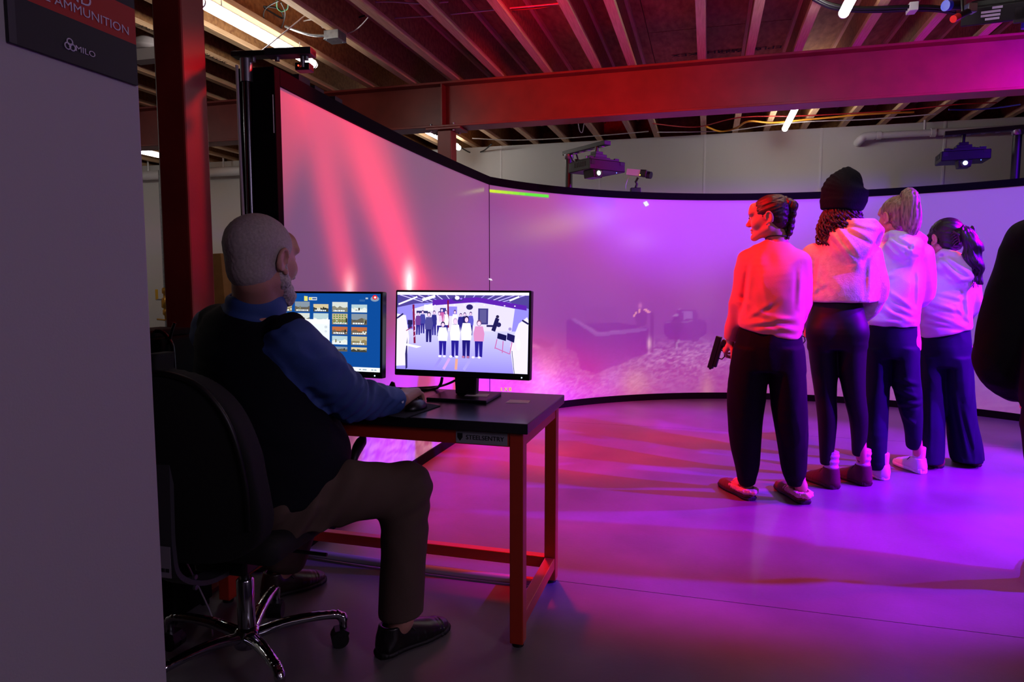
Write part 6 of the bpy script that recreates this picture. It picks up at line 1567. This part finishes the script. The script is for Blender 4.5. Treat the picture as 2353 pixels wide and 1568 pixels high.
secs = [(770, 1998, 2110, .13), (735, 1995, 2114, .135), (690, 2002, 2118, .135), (640, 2006, 2122, .125), (600, 2006, 2128, .105), (572, 2022, 2118, .085), (552, 2042, 2098, .07)]
fl3 = [((2010, 700), (2090, 735), 1.1), ((2012, 680), (2060, 730), .9), ((2030, 660), (2110, 715), .9), ((2000, 735), (2100, 738), .9), ((2015, 640), (2055, 632), .7), ((2050, 700), (2110, 725), .8), ((2113, 600), (2110, 720), .9), ((2024, 600), (2016, 690), 1.4)]
v = top_mesh(f, secs, [([sh[0], el[0], wr[0]], [.068, .062, .045]), ([sh[1], el[1], wr[1]], [.066, .060, .045])], .005, 11.0, .005, fl3, hem=(J(2050, 747), (.0, .05, -1)))
hood_on(v, J, [(2030, 560, .05), (2034, 545, -.02), (2050, 538, -.09), (2080, 542, -.115), (2108, 540, -.08), (2122, 550, .0)],
        [(2078, 562, -.10, (.10, .06, .055)), (2085, 580, -.11, (.07, .045, .045))], ((2085, 580, -.11), (2090, 596, -.11)), .024)
linear_folds(v, [((2045, 550), (2085, 590), 1.1), ((2062, 548), (2105, 570), .9), ((2060, 558), (2100, 585), .8), ((2105, 560), (2090, 592), .8)], .009, .012, conv=f.xz)
v.ell(hC + A3((.0, .02, -.03)), (.074, .08, .10), k=.02, op='s')
v.stump(wr[0], wr[0] - el[0]); v.stump(wr[1], wr[1] - el[1])
hd = f.add('hoodie', v.mesh('hoodie', .0012), M_whood, w3)
M_navy = mat('navy_trouser_cloth', '10122a', .8, spec=.15, bump=(300, .1))
v = legs_mesh(f, [(735, 2000, 2108, .115), (790, 1992, 2112, .13), (820, 1990, 2112, .125)],
              [(800, 1990, 2052, .12), (870, 1990, 2046, .11), (940, 1988, 2042, .10), (1000, 1992, 2040, .09), (1050, 1996, 2037, .068), (1064, 1998, 2036, .058)],
              [(800, 2050, 2113, .12), (865, 2048, 2116, .11), (920, 2060, 2120, .10), (975, 2074, 2122, .09), (1020, 2080, 2120, .075), (1038, 2082, 2114, .06)], .0052, noise=.004, seed=6.0, ank=an,
              folds=[((2055, 890), (2110, 910), 1), ((2062, 925), (2118, 925), 1), ((2070, 950), (2115, 985), .9), ((2060, 865), (2112, 880), .8)])
f.add('trousers', v.mesh('trousers', .002), M_navy, w3)
M_snk = mat('white_sneaker', 'd8d2d8', .6, bump=(200, .08)); M_snks = mat('white_sneaker_sole', 'e6e0e6', .5)
for a_, hl, to in ((an[0], flh, flt), (an[1], frh, frt)):
    m_ = Vol(a_ - A3((.08, .08, .07)), a_ + A3((.08, .08, .14)), .004); m_.cone(a_ - A3((0, 0, .03)), a_ + A3((0, 0, .08)), .035, .038); m_.half(a_ + A3((0, 0, .065)), (0, 0, 1), .006); f.add('sock', m_.mesh('sock', .002), M_sock, w3)
    shoe_parts(w3, hl, to, M_snk, M_snks, .085, .048, .005, .038, 'sneaker', chunky=True)

# ---- woman with the dark ponytail and hair claw -----------------------------
f = Fig(2190, 1074); J = f.J
hC = J(2172, 550); hM = yawm(-38, -10); hS = 1.02
sh = [J(2138, 632), J(2222, 630)]; el = [J(2128, 710, .08), J(2232, 705, .08)]; wr = [J(2150, 740, .26), J(2190, 735, .30)]
hip = [J(2148, 810), J(2203, 810)]; kn = [J(2142, 935, .02), J(2212, 935, .02)]
flh, flt, frh, frt = f.F(2160, 1077), f.F(2118, 1062), f.F(2250, 1074), f.F(2192, 1058)
an = [flh + (flt - flh) * .2 + A3((0, 0, .08)), frh + (frt - frh) * .2 + A3((0, 0, .08))]
w4 = basic_body(f, hC, hM, hS, J(2178, 605), sh, el, wr, hip, kn, an, [(A3((.5, .8, 0)), (0, 0, 1), 1, relax), (A3((-.5, .8, 0)), (0, 0, 1), -1, relax)], M_skin,
                'shortest woman, dark clawed-up ponytail, pale hoodie and wide navy trousers', .005, [(flh, flt), (frh, frt)])
T = lambda *p: hC + hM @ (A3(p, float) * hS)
v = Vol(hC - A3((.2, .2, .22)), hC + A3((.2, .2, .19)), .0036); v.ell(T(0, -.018, .042), A3((.086, .104, .088)) * hS, hM); v.ell(T(0, -.055, -.03), A3((.068, .055, .06)) * hS, hM, k=.03)
v.half(T(0, .070, .04), hM @ A3((0, 1, -.45)), .008); v.half(T(0, -.03, -.080), hM @ A3((0, .5, -1)), .012)
for q in (-1, 1): v.ell(T(q * .088, .0, -.014), A3((.03, .024, .034)) * hS, hM, k=.006, op='s'); v.cone(T(q * .070, .05, .03), T(q * .074, .045, -.07), .014, .006, .015)
v.ell(T(0, .092, -.035), A3((.062, .062, .072)) * hS, hM, k=.01, op='s'); strands(v, J(2200, 540) - J(2150, 530), .0035, 110, 8, 2)
M_dark = M_hairb('near_black_hair', '140f12', '080609')
f.add('hair', v.mesh('hair', .0012), M_dark, w4)
v = Vol(J(2180, 660) - A3((.06, .24, .02)), J(2275, 510) + A3((.06, .2, .03)), .0038)
v.loft([(J(2200, 545, -.09), .035, .03), (J(2216, 533, -.11), .040, .036), (J(2228, 545, -.13), .044, .036), (J(2234, 575, -.14), .050, .036), (J(2240, 605, -.14), .042, .030), (J(2247, 632, -.135), .026, .018), (J(2252, 652, -.13), .008, .006)], (1, 0, 0), .02, k=.02)
v.soften(2); v.disp(lambda X, Y, Z: .006 * np.sin(Z * 55 + X * 30)); strands(v, (-.2, 0, 1), .006, 85, 6, 4); pt_ = f.add('ponytail', v.mesh('ponytail', .0012), M_dark, w4)
m_ = MB(); rnd = random.Random(8)
for i in range(14):
    e_ = (2244 + rnd.uniform(-14, 12), 640 + rnd.uniform(-10, 22)); m_.tube(cr([J(2226 + rnd.uniform(-6, 8), 560, -.17), J(2238 + rnd.uniform(-12, 10), 600, -.18), J(2244 + rnd.uniform(-10, 10), 622, -.16), J(e_[0], e_[1], -.13)], 4), .0016, 4)
m_.build('hair_strands', M_dark, pt_)
M_claw = mat('dark_tortoise', '2a1410', .3)
m_ = MB(); m_.tube([J(2190, 532, -.145), J(2203, 540, -.16), J(2206, 558, -.155)], .006, 6)
for i in range(5): m_.tube([J(2193 + 2.6 * i, 534 + 5 * i, -.15), J(2186 + 2 * i, 538 + 5.5 * i, -.145), J(2183 + 2 * i, 544 + 5 * i, -.12)], .003, 5)
m_.build('hair_claw', M_claw, w4)
for zz in (-.040, -.054): MB().ball(T(-.088, -.002, zz), .0045, 8).build('earring', M_alu, w4)
M_pale = mat('pale_hoodie', 'cdbfc8', .88, bump=(260, .12))
secs = [(790, 2118, 2226, .125), (755, 2112, 2234, .135), (710, 2114, 2236, .135), (665, 2122, 2236, .125), (640, 2124, 2234, .105), (615, 2138, 2222, .085), (598, 2154, 2204, .07)]
fl4 = [((2125, 690), (2210, 715), 1), ((2120, 715), (2215, 745), 1), ((2130, 735), (2230, 752), .9), ((2200, 700), (2232, 745), .7), ((2136, 645), (2126, 725), 1.6), ((2222, 660), (2226, 730), 1.4), ((2150, 670), (2225, 690), .6)]
v = top_mesh(f, secs, [([sh[0], el[0], wr[0]], [.066, .058, .045]), ([sh[1], el[1], wr[1]], [.062, .056, .045])], .005, 13.0, .005, fl4, hem=(J(2112, 776), (J(2236, 756)[2] - J(2112, 776)[2], .02, -(J(2236, 756)[0] - J(2112, 776)[0]))))
hood_on(v, J, [(2150, 612, .05), (2152, 592, -.02), (2168, 580, -.08), (2195, 586, -.11), (2225, 600, -.09), (2240, 622, -.02)],
        [(2195, 610, -.10, (.105, .06, .06)), (2215, 632, -.11, (.075, .05, .055))], ((2210, 630, -.11), (2222, 655, -.11)), .024)
linear_folds(v, [((2160, 595), (2215, 650), 1.1), ((2175, 590), (2232, 635), .9), ((2200, 645), (2240, 640), .8), ((2168, 610), (2205, 645), .8)], .009, .012, conv=f.xz)
v.ell(hC + A3((.0, .02, -.03)), (.074, .08, .10), k=.02, op='s')
v.stump(wr[0], wr[0] - el[0]); v.stump(wr[1], wr[1] - el[1])
f.add('hoodie', v.mesh('hoodie', .0012), M_pale, w4)
v = legs_mesh(f, [(752, 2120, 2230, .11), (800, 2113, 2234, .13), (840, 2112, 2236, .125)],
              [(820, 2112, 2180, .12), (900, 2112, 2174, .115), (980, 2112, 2172, .115), (1050, 2110, 2170, .12), (1076, 2110, 2168, .12)],
              [(820, 2170, 2236, .12), (900, 2172, 2240, .115), (980, 2174, 2250, .12), (1040, 2178, 2261, .13), (1072, 2184, 2264, .13)], .0052, noise=.006, seed=9.0, ank=an,
              folds=[((2195, 900), (2225, 1060), 1.1), ((2215, 930), (2250, 1065), .9), ((2140, 900), (2140, 1050), .6)])
v.half((0, 0, .035), (0, 0, -1), .004); f.add('trousers', v.mesh('trousers', .002), M_navy, w4)
for hl, to in ((flh, flt), (frh, frt)): shoe_parts(w4, hl, to, M_sued, M_rubs, .060, .046, 0, .022, 'shoe', laces=False)

# ---- person in black cut by the right edge -----------------------------------
f = Fig(2440, 1340); J = f.J
hC = J(2450, 400); hM = yawm(-12); hS = 1.05
sh = [J(2372, 560), J(2530, 560)]; el = [J(2298, 800, .0), J(2600, 800)]; wr = [J(2330, 892, .10), J(2560, 900, .12)]
hip = [J(2405, 930), J(2480, 930)]; kn = [J(2400, 1130, .02), J(2485, 1130)]
flh, flt, frh, frt = f.F(2400, 1358), f.F(2388, 1285), f.F(2480, 1358), f.F(2490, 1285)
an = [flh + (flt - flh) * .2 + A3((0, 0, .09)), frh + (frt - frh) * .2 + A3((0, 0, .09))]
w5 = basic_body(f, hC, hM, hS, J(2450, 500), sh, el, wr, hip, kn, an, [(A3((.5, .3, -.6)), (-.5, -.3, .4), -1, relax), (A3((-.5, .3, -.6)), (.5, -.3, .4), 1, relax)], M_skin,
                'person in loose black hooded jacket with hand in pocket, cut off by right edge', .006, [(flh, flt), (frh, frt)])
M_blkj = mat('black_jacket_cloth', '050507', .9, spec=.2, bump=(200, .15))
v = top_mesh(f, [(960, 2345, 2540, .15), (880, 2342, 2545, .16), (760, 2345, 2545, .15), (640, 2350, 2545, .14), (570, 2370, 2530, .12), (525, 2405, 2495, .085)],
             [([sh[0], J(2330, 690, -.02), el[0], J(2298, 850, .03), wr[0]], [.10, .10, .094, .08, .06]), ([sh[1], el[1], wr[1]], [.10, .09, .06])], .006, 17.0, .007, hem=(J(2440, 940), (0, 0, -1)))
v.ell(J(2450, 535, -.09), (.14, .08, .09), k=.05); v.ell(hC, (.082, .09, .11), k=.02, op='s')
f.add('hooded_jacket', v.mesh('hooded_jacket', .002), M_blkj, w5)
v = legs_mesh(f, [(900, 2350, 2535, .13), (980, 2345, 2535, .14)], [(970, 2345, 2440, .13), (1060, 2356, 2440, .13), (1150, 2366, 2438, .12), (1250, 2372, 2436, .11), (1312, 2374, 2434, .10)],
              [(970, 2440, 2535, .13), (1060, 2448, 2530, .13), (1150, 2455, 2525, .12), (1250, 2458, 2524, .11), (1312, 2460, 2522, .10)], .007, noise=.005, seed=3.0, ank=an)
f.add('trousers', v.mesh('trousers', .003), M_blk, w5)
v = Vol(hC - .18, hC + .18, .005); v.ell(hC + hM @ A3((0, -.02, .04)), (.086, .104, .09), hM); v.ell(hC + hM @ A3((0, .09, -.04)), (.07, .06, .08), hM, k=.01, op='s'); v.half(hC + A3((0, 0, -.08)), (0, .3, -1), .01); strands(v, (0, .3, 1), .003, 100, 8)
f.add('hair', v.mesh('hair', .002), M_dark, w5)
for hl, to in ((flh, flt), (frh, frt)): shoe_parts(w5, hl, to, M_shoeb, M_soleb, .085, .048, .01, .026)
